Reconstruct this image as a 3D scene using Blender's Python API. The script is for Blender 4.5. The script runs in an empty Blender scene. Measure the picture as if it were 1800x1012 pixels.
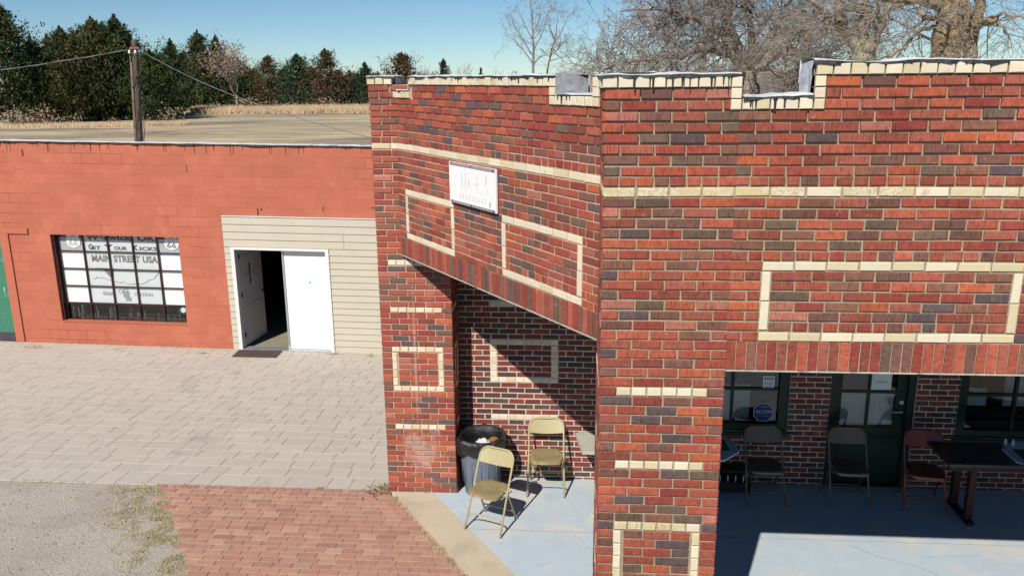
import bpy, math, random
from mathutils import Vector, Matrix, noise
R = math.radians
sc = bpy.context.scene
col = sc.collection

# ------------------------------------------------------------------ camera
cam_d = bpy.data.cameras.new('camera'); cam = bpy.data.objects.new('camera', cam_d); col.objects.link(cam)
sc.camera = cam
CY, CP, CR, CH = -0.0788, 0.2496, -0.0102, 4.8274
fw = Vector((math.sin(CY)*math.cos(CP), math.cos(CY)*math.cos(CP), -math.sin(CP)))
rt = Vector((math.cos(CY), -math.sin(CY), 0)); up = rt.cross(fw)
r2 = rt*math.cos(CR)+up*math.sin(CR); u2 = -rt*math.sin(CR)+up*math.cos(CR)
m3 = Matrix((r2, u2, -fw)).transposed()
cam.matrix_world = Matrix.Translation((0, 0, CH)) @ m3.to_4x4()
cam_d.sensor_width = 36; cam_d.lens = 1466.57/1800*36
cam_d.clip_start = .1; cam_d.clip_end = 9000
sc.render.resolution_x = 1024; sc.render.resolution_y = 575
# ------------------------------------------------------------------ sky, sun, exposure
SUN_AZ, SUN_EL = R(19.3), R(43)          # direction the light travels towards (from the front left to the back right)
w = bpy.data.worlds.new('World'); sc.world = w; w.use_nodes = True
nt = w.node_tree; bg = nt.nodes['Background']
sky = nt.nodes.new('ShaderNodeTexSky'); sky.sky_type = 'NISHITA'; sky.sun_disc = False
sky.sun_elevation = SUN_EL; sky.sun_rotation = SUN_AZ+math.pi
sky.air_density = .7; sky.dust_density = 0; sky.ozone_density = 6; sky.altitude = 0
tint = nt.nodes.new('ShaderNodeVectorMath'); tint.operation = 'MULTIPLY'; tint.inputs[1].default_value = (1.12, 1.2, 1.12)
nt.links.new(sky.outputs[0], tint.inputs[0]); nt.links.new(tint.outputs[0], bg.inputs[0]); bg.inputs[1].default_value = 0.076
sl = bpy.data.lights.new('sun', 'SUN'); sl.energy = 5.0; sl.angle = R(.5); sl.color = (1, .955, .89)
so = bpy.data.objects.new('sun', sl); col.objects.link(so)
sd = Vector((math.sin(SUN_AZ)*math.cos(SUN_EL), math.cos(SUN_AZ)*math.cos(SUN_EL), -math.sin(SUN_EL)))
so.rotation_euler = sd.to_track_quat('-Z', 'Y').to_euler(); so.location = (-20, -40, 40)
sc.view_settings.view_transform = 'Standard'; sc.view_settings.look = 'None'
sc.cycles.diffuse_bounces = 1
sc.view_settings.exposure = 0.0; sc.view_settings.gamma = 1

# ------------------------------------------------------------------ materials
def hexlin(r, g, b):
    f = lambda v: ((v/255+.055)/1.055)**2.4 if v > 10 else v/255/12.92
    return (f(r), f(g), f(b))
MATS = {}
def mat(name, base=(.5, .5, .5), rough=.8, metal=0, spec=.3, attr=False, var=0, vscale=5, bump=0, bscale=30, bdist=.01,
        var2=None, v2scale=1.5, v2lo=.55, v2hi=.7, stretch=(1, 1, 1), coat=0, uv=False, streak=0, var3=None, v3scale=30, v3lo=.64, v3hi=.72, big=0):
    """procedural principled material; var = brightness noise, var2 = patches of a second colour"""
    m = bpy.data.materials.new(name); m.use_nodes = True; MATS[name] = m
    n = m.node_tree; N = n.nodes; L = n.links; b = N['Principled BSDF']
    b.inputs['Roughness'].default_value = rough; b.inputs['Metallic'].default_value = metal
    b.inputs['Specular IOR Level'].default_value = spec
    if coat: b.inputs['Coat Weight'].default_value = coat
    tc = N.new('ShaderNodeTexCoord'); mp = N.new('ShaderNodeMapping'); mp.inputs['Scale'].default_value = stretch
    L.new(tc.outputs['UV' if uv else 'Object'], mp.inputs[0]); V = mp.outputs[0]
    if attr:
        a = N.new('ShaderNodeVertexColor'); a.layer_name = 'Col'; c = a.outputs['Color']
    else:
        a = N.new('ShaderNodeRGB'); a.outputs[0].default_value = (*base, 1); c = a.outputs[0]
    def ntex(scale, detail=5, ro=.6):
        t = N.new('ShaderNodeTexNoise'); t.inputs['Scale'].default_value = scale; t.inputs['Detail'].default_value = detail
        t.inputs['Roughness'].default_value = ro; L.new(V, t.inputs['Vector']); return t.outputs['Fac']
    if var2:
        t = ntex(v2scale, 6, .65); r = N.new('ShaderNodeValToRGB')
        r.color_ramp.elements[0].position = v2lo; r.color_ramp.elements[1].position = v2hi
        L.new(t, r.inputs[0]); x = N.new('ShaderNodeMix'); x.data_type = 'RGBA'
        L.new(r.outputs[0], x.inputs['Factor']); L.new(c, x.inputs[6]); x.inputs[7].default_value = (*var2, 1); c = x.outputs[2]
    if var3:
        t = ntex(v3scale, 6, .7); r = N.new('ShaderNodeValToRGB')
        r.color_ramp.elements[0].position = v3lo; r.color_ramp.elements[1].position = v3hi
        L.new(t, r.inputs[0]); x = N.new('ShaderNodeMix'); x.data_type = 'RGBA'
        L.new(r.outputs[0], x.inputs['Factor']); L.new(c, x.inputs[6]); x.inputs[7].default_value = (*var3, 1); c = x.outputs[2]
    if big:
        t = ntex(1.3, 5, .6); r = N.new('ShaderNodeMapRange')
        r.inputs['From Min'].default_value = .3; r.inputs['From Max'].default_value = .7
        r.inputs['To Min'].default_value = 1-big; r.inputs['To Max'].default_value = 1+big
        L.new(t, r.inputs[0]); x = N.new('ShaderNodeVectorMath'); x.operation = 'SCALE'
        L.new(c, x.inputs[0]); L.new(r.outputs[0], x.inputs['Scale']); c = x.outputs[0]
    if var:
        t = ntex(vscale, 8, .7); r = N.new('ShaderNodeMapRange')
        r.inputs['From Min'].default_value = .25; r.inputs['From Max'].default_value = .75
        r.inputs['To Min'].default_value = 1-var; r.inputs['To Max'].default_value = 1+var
        L.new(t, r.inputs[0]); x = N.new('ShaderNodeVectorMath'); x.operation = 'SCALE'
        L.new(c, x.inputs[0]); L.new(r.outputs[0], x.inputs['Scale']); c = x.outputs[0]
    L.new(c, b.inputs['Base Color'])
    if bump or streak:
        bp = N.new('ShaderNodeBump'); bp.inputs['Distance'].default_value = bdist
        bp.inputs['Strength'].default_value = bump or streak
        if streak:
            m2 = N.new('ShaderNodeMapping'); m2.inputs['Scale'].default_value = (120, 14, 1)
            L.new(tc.outputs['UV'], m2.inputs[0]); t = N.new('ShaderNodeTexNoise'); t.inputs['Scale'].default_value = 1
            t.inputs['Detail'].default_value = 3; L.new(m2.outputs[0], t.inputs['Vector']); L.new(t.outputs['Fac'], bp.inputs['Height'])
            mr = N.new('ShaderNodeMapRange'); mr.inputs['From Min'].default_value = .3; mr.inputs['From Max'].default_value = .5
            mr.inputs['To Min'].default_value = 1-streak*.8; mr.inputs['To Max'].default_value = 1.04
            L.new(t.outputs['Fac'], mr.inputs[0]); x = N.new('ShaderNodeVectorMath'); x.operation = 'SCALE'
            L.new(c, x.inputs[0]); L.new(mr.outputs[0], x.inputs['Scale']); L.new(x.outputs[0], b.inputs['Base Color'])
        else: L.new(ntex(bscale, 6, .65), bp.inputs['Height'])
        L.new(bp.outputs[0], b.inputs['Normal'])
    return m
def glass(name, tint=(1, 1, 1), refl=.08):
    m = bpy.data.materials.new(name); m.use_nodes = True; MATS[name] = m
    n = m.node_tree; N = n.nodes; L = n.links; N.remove(N['Principled BSDF'])
    t = N.new('ShaderNodeBsdfTransparent'); t.inputs[0].default_value = (*tint, 1)
    g = N.new('ShaderNodeBsdfGlossy'); g.inputs['Roughness'].default_value = .03
    lw = N.new('ShaderNodeLayerWeight'); lw.inputs[0].default_value = .5; pw = N.new('ShaderNodeMath'); pw.operation = 'POWER'; pw.inputs[1].default_value = 4
    L.new(lw.outputs['Facing'], pw.inputs[0]); f = N.new('ShaderNodeMath'); f.operation = 'MULTIPLY_ADD'; f.inputs[1].default_value = .8; f.inputs[2].default_value = refl*.5; L.new(pw.outputs[0], f.inputs[0])
    x = N.new('ShaderNodeMixShader'); L.new(f.outputs[0], x.inputs[0]); L.new(t.outputs[0], x.inputs[1]); L.new(g.outputs[0], x.inputs[2])
    L.new(x.outputs[0], N['Material Output'].inputs[0]); return m

BRICK = mat('brick_wirecut', attr=True, rough=.88, spec=.2, var3=hexlin(172, 148, 122), v3scale=24, v3lo=.64, v3hi=.74, big=.14, var=.30, vscale=20, streak=.55, bdist=.0025, var2=hexlin(178, 140, 128), v2scale=2.6, v2lo=.66, v2hi=.86)
BRICKS = mat('brick_smooth', attr=True, rough=.8, spec=.25, var3=hexlin(190, 158, 136), v3scale=28, v3lo=.67, v3hi=.76, big=.10, var=.24, vscale=20, bump=.35, bscale=60, bdist=.004, var2=hexlin(188, 140, 126), v2scale=2.2, v2lo=.62, v2hi=.9)
CREAM = mat('cream_brick', attr=True, rough=.55, spec=.4, var=.07, vscale=20, bump=.3, bscale=70, bdist=.003, var2=hexlin(176, 156, 116), v2scale=9, v2lo=.60, v2hi=.80)
CREAMM = mat('cream_brick_pitted', attr=True, rough=.7, spec=.3, var=.12, vscale=20, bump=.6, bscale=70, bdist=.004, var2=hexlin(158, 134, 88), v2scale=60, v2lo=.46, v2hi=.66, var3=hexlin(206, 188, 142), v3scale=6, v3lo=.4, v3hi=.6)
MORT = mat('mortar_buff', hexlin(166, 149, 124), .95, var=.3, vscale=9, bump=.8, bscale=60, bdist=.006)
MORTP = mat('mortar_pale', hexlin(198, 164, 140), .95, var=.15, vscale=14, bump=.6, bscale=60, bdist=.005)
MORTW = mat('mortar_white', hexlin(205, 190, 172), .95, var=.12, vscale=14, bump=.6, bscale=60, bdist=.005)
TAR = mat('roof_tar', (.022, .021, .02), .55, spec=.5, var=.3, vscale=12, bump=.6, bscale=30)
MEMB = mat('roof_membrane', hexlin(214, 216, 216), .6, spec=.4, var=.2, vscale=7, bump=.8, bscale=9, bdist=.02, var2=(.06, .06, .065), v2scale=4, v2lo=.6, v2hi=.68)
MEMD = mat('roof_membrane_grey', hexlin(158, 160, 162), .6, spec=.4, var=.25, vscale=7, bump=.8, bscale=9, bdist=.02, var2=(.07, .07, .075), v2scale=4, v2lo=.55, v2hi=.68)
STEEL = mat('lintel_steel', hexlin(188, 176, 160), .6, var=.25, vscale=12, var2=hexlin(110, 84, 62), v2scale=9)
CEIL = mat('porch_ceiling', hexlin(70, 66, 60), .9, var=.1)
GREEN = mat('green_paint', hexlin(8, 38, 26), .5, spec=.4, var=.15, vscale=8)
GLASS = glass('window_glass')
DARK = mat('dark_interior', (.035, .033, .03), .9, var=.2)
CURT = mat('curtain', hexlin(138, 146, 146), .9, var=.12, vscale=4, stretch=(6, 6, 1))
PAPER = mat('paper', hexlin(225, 228, 226), .8, var=.03)
WHITE = mat('white_paint', (.86, .86, .85), .5, var=.03, vscale=6)
WHITE2 = mat('old_white_trim', (.74, .73, .7), .65, var=.12, vscale=20, bump=.4, bscale=40, bdist=.004)
SIDING = mat('fibre_cement_siding', hexlin(194, 184, 166), .75, var=.05, vscale=3, bump=.15, bscale=90, bdist=.002)
SALM = hexlin(185, 106, 83)
INK = mat('ink_dark', (.045, .04, .05), .8)
INKG = mat('ink_grey', (.2, .2, .2), .8)
INKM = mat('ink_mid', (.28, .29, .29), .8)
INKL = mat('ink_light', (.42, .43, .43), .8)
MAROON = mat('maroon_bar', hexlin(66, 36, 38), .6)
BLUEST = mat('teal_sticker', hexlin(120, 200, 205), .6)
PALE = mat('sticker_pale', hexlin(190, 215, 212), .5)
NAVY = mat('navy_sticker', hexlin(52, 60, 110), .5)
SILV = mat('silver_line', hexlin(190, 195, 205), .5)
ALU = mat('weathered_aluminium', hexlin(190, 195, 196), .35, metal=.6, var=.1, vscale=20)
KHAKI = mat('khaki_metal', hexlin(176, 163, 124), .42, spec=.5, var=.06, vscale=12, bump=.1, bscale=30, bdist=.003)
KHAKI2 = mat('khaki_metal_worn', hexlin(146, 130, 94), .45, spec=.5, var=.16, vscale=8, var2=hexlin(190, 172, 128), v2scale=5)
REDM = mat('red_metal', hexlin(122, 52, 44), .4, spec=.5, var=.1)
RUBBER = mat('rubber_cap', (.28, .26, .22), .8)
CAN = mat('grey_plastic', hexlin(104, 114, 126), .5, spec=.4, var=.1, vscale=6, var2=hexlin(120, 128, 136), v2scale=5, stretch=(1, 1, .3))
BAG = mat('black_bag', (.010, .010, .012), .16, spec=.9, bump=1, bscale=16, bdist=.035, stretch=(1, 1, .5))
CARD = mat('brown_card', hexlin(150, 96, 52), .8)
CONC = mat('concrete_top', hexlin(182, 178, 160), .85, var=.1, bump=.3, bscale=40)
WOODR = mat('red_brown_wood', hexlin(56, 28, 22), .6, var=.2, stretch=(1, 1, 8))
DTOP = mat('dark_table_top', hexlin(44, 42, 44), .35, spec=.5, var=.1)
BOARD = mat('white_board', hexlin(205, 215, 220), .6, var=.04)
GREENL = mat('green_label', hexlin(40, 92, 62), .6)
BLACKM = mat('black_metal', (.02, .02, .02), .5)
MATM = mat('door_mat', hexlin(92, 76, 72), .95, var=.25, vscale=12, bump=.9, bscale=60, var2=hexlin(70, 56, 54), v2scale=6)
GDOOR = mat('green_door', hexlin(66, 124, 100), .7, var=.1, var2=hexlin(190, 205, 175), v2scale=3.2, v2lo=.6, v2hi=.66, stretch=(2.2, 1, .8))
GREYD = mat('grey_door_base', hexlin(78, 70, 80), .8, var=.1)
POLEM = mat('weathered_pole', hexlin(96, 86, 78), .9, var=.35, vscale=5, bump=1, bscale=12, bdist=.03, stretch=(6, 6, .5))
WIREM = mat('wire', hexlin(120, 118, 116), .5)
PORC = mat('porcelain', (.8, .8, .78), .3)

def chalky(name, cx, cz, rx, rz, **kw):
    m = mat(name, **kw); N = m.node_tree.nodes; L = m.node_tree.links; b = N['Principled BSDF']; old = b.inputs['Base Color'].links[0].from_socket
    tc = N.new('ShaderNodeTexCoord'); g = N.new('ShaderNodeTexGradient'); g.gradient_type = 'SPHERICAL'; mp = N.new('ShaderNodeMapping')
    mp.inputs['Location'].default_value = (-cx/rx, 0, -cz/rz); mp.inputs['Scale'].default_value = (1/rx, 0, 1/rz); L.new(tc.outputs['Object'], mp.inputs[0]); L.new(mp.outputs[0], g.inputs[0])
    n = N.new('ShaderNodeTexNoise'); n.inputs['Scale'].default_value = 9; n.inputs['Detail'].default_value = 8; n.inputs['Roughness'].default_value = .7; L.new(tc.outputs['Object'], n.inputs['Vector'])
    ad = N.new('ShaderNodeMath'); ad.operation = 'MULTIPLY_ADD'; ad.inputs[1].default_value = .55; L.new(g.outputs['Fac'], ad.inputs[0]); L.new(n.outputs['Fac'], ad.inputs[2])
    r = N.new('ShaderNodeMapRange'); r.inputs['From Min'].default_value = .74; r.inputs['From Max'].default_value = .95; r.inputs['To Max'].default_value = .42; L.new(ad.outputs[0], r.inputs[0])
    # a run of lime down the face
    mp2 = N.new('ShaderNodeMapping'); mp2.inputs['Location'].default_value = (-(cx-.03)/.022, 0, -1.7/1.1); mp2.inputs['Scale'].default_value = (1/.022, 0, 1/1.1); g2 = N.new('ShaderNodeTexGradient'); g2.gradient_type = 'SPHERICAL'
    L.new(tc.outputs['Object'], mp2.inputs[0]); L.new(mp2.outputs[0], g2.inputs[0]); q = N.new('ShaderNodeMath'); q.operation = 'MULTIPLY'; L.new(g2.outputs['Fac'], q.inputs[0]); L.new(n.outputs['Fac'], q.inputs[1])
    mx = N.new('ShaderNodeMath'); mx.operation = 'MAXIMUM'; L.new(r.outputs[0], mx.inputs[0]); L.new(q.outputs[0], mx.inputs[1])
    x = N.new('ShaderNodeMix'); x.data_type = 'RGBA'; L.new(mx.outputs[0], x.inputs['Factor']); L.new(old, x.inputs[6]); x.inputs[7].default_value = (*hexlin(206, 186, 172), 1); L.new(x.outputs[2], b.inputs['Base Color']); return m
CHALK = chalky('brick_chalky', -1.80, .55, .42, .55, attr=True, rough=.8, spec=.25, var=.20, vscale=26, bump=.35, bscale=60, bdist=.004, var2=hexlin(188, 140, 126), v2scale=2.2, v2lo=.62, v2hi=.9)
# ------------------------------------------------------------------ mesh helper
class MB:
    def __init__(s): s.v = []; s.f = []; s.m = []; s.c = []; s.uv = []
    def face(s, pts, mi=0, c=(1, 1, 1), uv=None):
        i = len(s.v); s.v += [tuple(p) for p in pts]; s.f.append(tuple(range(i, i+len(pts)))); s.m.append(mi); s.c.append(c)
        s.uv.append(uv or [(p[0], p[2]) for p in pts])
    def box(s, a, b, mi=0, T=None, c=(1, 1, 1), bev=0):
        x0, y0, z0 = a; x1, y1, z1 = b
        P = lambda x, y, z: (T @ Vector((x, y, z))) if T is not None else Vector((x, y, z))
        q = [P(*k) for k in ((x0,y0,z0),(x1,y0,z0),(x1,y1,z0),(x0,y1,z0),(x0,y0,z1),(x1,y0,z1),(x1,y1,z1),(x0,y1,z1))]
        for f in ((0,3,2,1),(4,5,6,7),(0,1,5,4),(1,2,6,5),(2,3,7,6),(3,0,4,7)): s.face([q[k] for k in f], mi, c)
    def prism(s, poly, z0, z1, mi=0, c=(1, 1, 1)):
        n = len(poly)
        s.face([(x, y, z1) for x, y in poly], mi, c); s.face([(x, y, z0) for x, y in reversed(poly)], mi, c)
        for i in range(n):
            (x0, y0), (x1, y1) = poly[i], poly[(i+1) % n]
            s.face([(x0,y0,z0),(x1,y1,z0),(x1,y1,z1),(x0,y0,z1)], mi, c)
    def tube(s, pts, rad, n=8, mi=0, c=(1, 1, 1), cap=True):
        pts = [Vector(p) for p in pts]; rs = rad if isinstance(rad, (list, tuple)) else [rad]*len(pts)
        t0 = (pts[1]-pts[0]).normalized(); a = t0.orthogonal().normalized(); base = len(s.v)
        for i, p in enumerate(pts):
            t = ((pts[min(i+1, len(pts)-1)]-pts[max(i-1, 0)])).normalized()
            a = (a-t*a.dot(t))
            a = a.normalized() if a.length > 1e-6 else t.orthogonal().normalized()
            b = t.cross(a)
            for k in range(n):
                q = 2*math.pi*k/n; s.v.append(tuple(p+(a*math.cos(q)+b*math.sin(q))*rs[i]))
        for i in range(len(pts)-1):
            for k in range(n):
                k2 = (k+1) % n; A = base+i*n
                s.f.append((A+k, A+k2, A+n+k2, A+n+k)); s.m.append(mi); s.c.append(c); s.uv.append([(0, 0)]*4)
        if cap:
            s.f.append(tuple(base+k for k in reversed(range(n)))); s.m.append(mi); s.c.append(c); s.uv.append([(0, 0)]*n)
            A = base+(len(pts)-1)*n; s.f.append(tuple(A+k for k in range(n))); s.m.append(mi); s.c.append(c); s.uv.append([(0, 0)]*n)
    def lathe(s, prof, n=24, mi=0, cx=0, cy=0, fn=None, close=False):
        base = len(s.v)
        for r, z in prof:
            for k in range(n):
                q = 2*math.pi*k/n; rr, zz = (fn(r, z, q) if fn else (r, z)); s.v.append((cx+rr*math.cos(q), cy+rr*math.sin(q), zz))
        for i in range(len(prof)-1):
            for k in range(n):
                k2 = (k+1) % n; A = base+i*n
                s.f.append((A+k, A+k2, A+n+k2, A+n+k)); s.m.append(mi); s.c.append((1, 1, 1)); s.uv.append([(0, 0)]*4)
    def build(s, name, mats, parent=None, smooth=False, T=None):
        me = bpy.data.meshes.new(name); me.from_pydata(s.v, [], s.f)
        mats = mats if isinstance(mats, (list, tuple)) else [mats]
        for m in mats: me.materials.append(m)
        me.polygons.foreach_set('material_index', s.m)
        ca = me.color_attributes.new('Col', 'FLOAT_COLOR', 'CORNER'); arr = []
        for f, c in zip(s.f, s.c): arr += [c[0], c[1], c[2], 1.0]*len(f)
        ca.data.foreach_set('color', arr)
        ul = me.uv_layers.new(name='UVMap'); arr = []
        for u in s.uv:
            for a in u: arr += [a[0], a[1]]
        ul.data.foreach_set('uv', arr)
        if smooth: me.polygons.foreach_set('use_smooth', [True]*len(s.f))
        me.update(); me.validate()
        o = bpy.data.objects.new(name, me); col.objects.link(o)
        if T is not None: o.matrix_world = T
        if parent: o.parent = parent
        return o
def tag(o, label=None, cat=None, group=None, kind=None):
    if label: o['label'] = label
    if cat: o['category'] = cat
    if group: o['group'] = group
    if kind: o['kind'] = kind
    return o
def empty(name, loc=(0, 0, 0), rz=0):
    o = bpy.data.objects.new(name, None); col.objects.link(o); o.location = loc; o.rotation_euler = (0, 0, rz); o.empty_display_size = .2
    return o
def textmesh(name, body, m, width, height, parent=None, bold=0, depth=.002):
    """flat lettering, lower-left at origin, in the local x-z plane facing -y"""
    c = bpy.data.curves.new('lettering', 'FONT'); c.body = body; c.size = 1; c.extrude = .0; c.offset = bold; c.space_character = 1.05
    o = bpy.data.objects.new('lettering', c); col.objects.link(o)
    bpy.context.view_layer.update()
    me = bpy.data.meshes.new_from_object(o.evaluated_get(bpy.context.evaluated_depsgraph_get()))
    bpy.data.objects.remove(o); bpy.data.curves.remove(c)
    xs = [v.co.x for v in me.vertices]; ys = [v.co.y for v in me.vertices]
    x0, x1, y0, y1 = min(xs), max(xs), min(ys), max(ys)
    for v in me.vertices:
        X = (v.co.x-x0)/(x1-x0)*width; Z = (v.co.y-y0)/(y1-y0)*height
        v.co = (X, 0, Z)
    me.materials.clear(); me.materials.append(m)
    o = bpy.data.objects.new(name, me); col.objects.link(o)
    if parent: o.parent = parent
    return o

# ------------------------------------------------------------------ measured frame: brick courses
C = .0677
Z0 = 60.5*C
def zr(k): return Z0-C*k          # centre height of brick course k (course 0 is the pale band)
XL1, XR1, D1, PW = .1737, .9953, 5.3637, .8216
D2, D3, DB = 8.9752, 9.42, 15.857
WA = Vector((-1.935, 8.975, 0)); WB = Vector((.1737, 5.9745, 0))
WL = (WB-WA).length; WD = (WB-WA).normalized(); WN = Vector((WD.y, -WD.x, 0))

PAL = [(hexlin(160, 78, 64), 5), (hexlin(172, 86, 68), 4), (hexlin(150, 68, 60), 4), (hexlin(134, 86, 72), 3), (hexlin(122, 80, 72), 3.2),
       (hexlin(100, 78, 80), 2.0), (hexlin(112, 86, 74), 1.6), (hexlin(178, 90, 64), 1.8), (hexlin(160, 86, 72), 5), (hexlin(142, 74, 62), 3), (hexlin(180, 108, 94), .7)]
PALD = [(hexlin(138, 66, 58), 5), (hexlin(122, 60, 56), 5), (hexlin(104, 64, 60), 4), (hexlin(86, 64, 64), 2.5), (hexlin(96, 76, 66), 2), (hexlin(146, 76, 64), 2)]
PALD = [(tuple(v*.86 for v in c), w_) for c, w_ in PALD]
def pick(rg, pal=PAL):
    t = rg.random()*sum(w for _, w in pal)
    for c, w_ in pal:
        t -= w_
        if t <= 0: break
    k = .84+.28*rg.random(); wm = rg.uniform(-.02, .02); return (min(.8, c[0]*k*(1+wm)), c[1]*k*1.12, c[2]*k*1.06*(1-wm))
CR1, CR2 = hexlin(226, 212, 184), hexlin(214, 198, 160)
def creamc(rg):
    k = .92+.12*rg.random(); return tuple(v*k for v in (CR1 if rg.random() < .8 else CR2))

def brick(mb, O, U, N, u0, u1, z0, z1, c, mi, rg, dep=.011, bev=.004, jit=.002, rot=False):
    Z = Vector((0, 0, 1)); d = dep+rg.uniform(-jit, jit)
    j = lambda: rg.uniform(-.002, .002)
    a = [(u0+j(), z0+j()), (u1+j(), z0+j()), (u1+j(), z1+j()), (u0+j(), z1+j())]
    b = [(a[0][0]+bev, a[0][1]+bev), (a[1][0]-bev, a[1][1]+bev), (a[2][0]-bev, a[2][1]-bev), (a[3][0]+bev, a[3][1]-bev)]
    W = lambda q, h: O+U*q[0]+Z*q[1]+N*h
    h2 = d+.0
    A0 = [W(q, -.002) for q in a]; A1 = [W(q, max(.001, d-bev*.6)) for q in a]; B = [W(q, h2) for q in b]
    ru, rv = rg.random()*9, rg.random()*9
    uvf = (lambda q: (q[1]+ru, q[0]+rv)) if rot else (lambda q: (q[0]+ru, q[1]+rv))
    mb.face(B, mi, c, [uvf(q) for q in b])
    for i in range(4):
        k = (i+1) % 4
        mb.face([A1[i], A1[k], B[k], B[i]], mi, c, [uvf(a[i]), uvf(a[k]), uvf(b[k]), uvf(b[i])])
        mb.face([A0[i], A0[k], A1[k], A1[i]], mi, c, [uvf(a[i]), uvf(a[k]), uvf(a[k]), uvf(a[i])])

def course(mb, O, U, N, k, spans, rg, mi=0, mc=1, P=.2055, jt=.0138, pal=PAL, zoff=0, dep=.011, hh=None):
    """spans: (u0,u1,type) S stretchers, H headers, C cream stretchers, c cream headers"""
    h = hh or (C-jt)/2; zc = zr(k)+zoff
    if k < -3: dep += .007
    for u0, u1, t in spans:
        wav = rg.uniform(-.0015, .0015)
        p = P if t in 'SCM' else P/2
        if t in 'CcMm':
            n = max(1, round((u1-u0)/p)); edges = [u0+(u1-u0)*i/n for i in range(n+1)]
        else:
            off = (0 if k % 2 else P/2) if t == 'S' else 0
            e = math.floor(u0/p)*p-off; edges = [u0]
            while e < u1-.03:
                e += p
                ee = e+rg.uniform(-.010, .010)
                if ee > edges[-1]+.045 and ee < u1-.03: edges.append(ee)
            edges.append(u1)
        for a, b in zip(edges, edges[1:]):
            c = creamc(rg) if t in 'CcMm' else pick(rg, pal)
            g = jt/2*.8
            a2 = a+(g if a > u0+1e-6 else 0); b2 = b-(g if b < u1-1e-6 else 0)
            if t in 'CcMm': a2 = a+g*.8; b2 = b-g*.8
            wv = wav+.0075*noise.noise((a2*.9+O.x*3, k*.22, O.y*2)); a2 += rg.uniform(0, .003); b2 -= rg.uniform(0, .003)
            brick(mb, O, U, N, a2, b2, zc-h+wv, zc+h+wv, c, (3 if t in 'Mm' and rg.random() < .93 else mc) if t in 'CcMm' else mi, rg, dep=dep)
def soldiers(mb, O, U, N, u0, u1, ktop, kbot, rg, mi=0, pal=PAL):
    pal = pal[:-1]; n = round((u1-u0)/.0665); z1 = zr(ktop)+C/2-.004; z0 = zr(kbot)-C/2+.003
    for i in range(n):
        a = u0+(u1-u0)*i/n; b = u0+(u1-u0)*(i+1)/n
        brick(mb, O, U, N, a+.0045, b-.0045, z0, z1, pick(rg, pal), mi, rg, rot=True)
def strips(mb, O, U, N, u0, u1, k0, k1, rg, mc=1, n=2):
    z1 = zr(k0)+C/2-.004; z0 = zr(k1)-C/2+.004
    for i in range(n):
        brick(mb, O, U, N, u0, u1, z0+(z1-z0)*i/n+.004, z0+(z1-z0)*(i+1)/n-.004, creamc(rg), mc, rg)
# ------------------------------------------------------------------ tar, membrane
def membrane(mb, O, U, N, u0, u1, z, depth, rg, over=.03, n=None, mt=0, md=1, lift=.012):
    """lumpy sheet over a parapet top with a ragged tarred lip on the outer side"""
    n = n or max(4, int((u1-u0)/.06)); m = 5; Z = Vector((0, 0, 1)); G = []
    for i in range(n+1):
        u = u0+(u1-u0)*i/n; row = []
        lip = .003+.008*rg.random()+(.014 if rg.random() < .12 else 0); ov = over+rg.uniform(-.012, .008)
        hz = lift+.016*(noise.noise((u*3.1, O.x, O.y))+.4)+.01*noise.noise((u*11, 3, O.y))
        row.append(O+U*u+Z*(z-lip)+N*(ov+.004))
        row.append(O+U*u+Z*(z+hz*.6)+N*ov)
        for j in range(m):
            t = j/(m-1); row.append(O+U*u+Z*(z+hz+.012*noise.noise((u*5, t*4, 7)))-N*(depth*t+.01))
        row.append(O+U*u+Z*(z-.12)-N*(depth+.03)); G.append(row)
    for i in range(n):
        for j in range(len(G[0])-1):
            mb.face([G[i][j], G[i+1][j], G[i+1][j+1], G[i][j+1]], md if j == 0 else mt)
def drips(mb, O, U, N, u0, u1, ztop, rg, count, off=.04, lo=.025, hi=.09, mi=0):
    Z = Vector((0, 0, 1))
    for _ in range(count):
        u = rg.uniform(u0, u1); w_ = rg.uniform(.0025, .008); l = rg.uniform(lo, hi); top = w_*rg.uniform(1.5, 4)
        o2 = off+.003
        P = lambda du, dz, n=o2: O+U*(u+du)+Z*(ztop+dz)+N*n
        a = [P(-top, 0), P(-w_, -.2*l), P(-w_*.7, -l), P(w_*.7, -l), P(w_, -.2*l), P(top, 0)]
        mb.face(a, mi)
        bq = [p-N*.004 for p in a]
        for i in range(6): mb.face([a[i], bq[i], bq[(i+1) % 6], a[(i+1) % 6]], mi)

V3 = Vector
X, Y = V3((1, 0, 0)), V3((0, 1, 0)); NF = V3((0, -1, 0))
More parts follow.
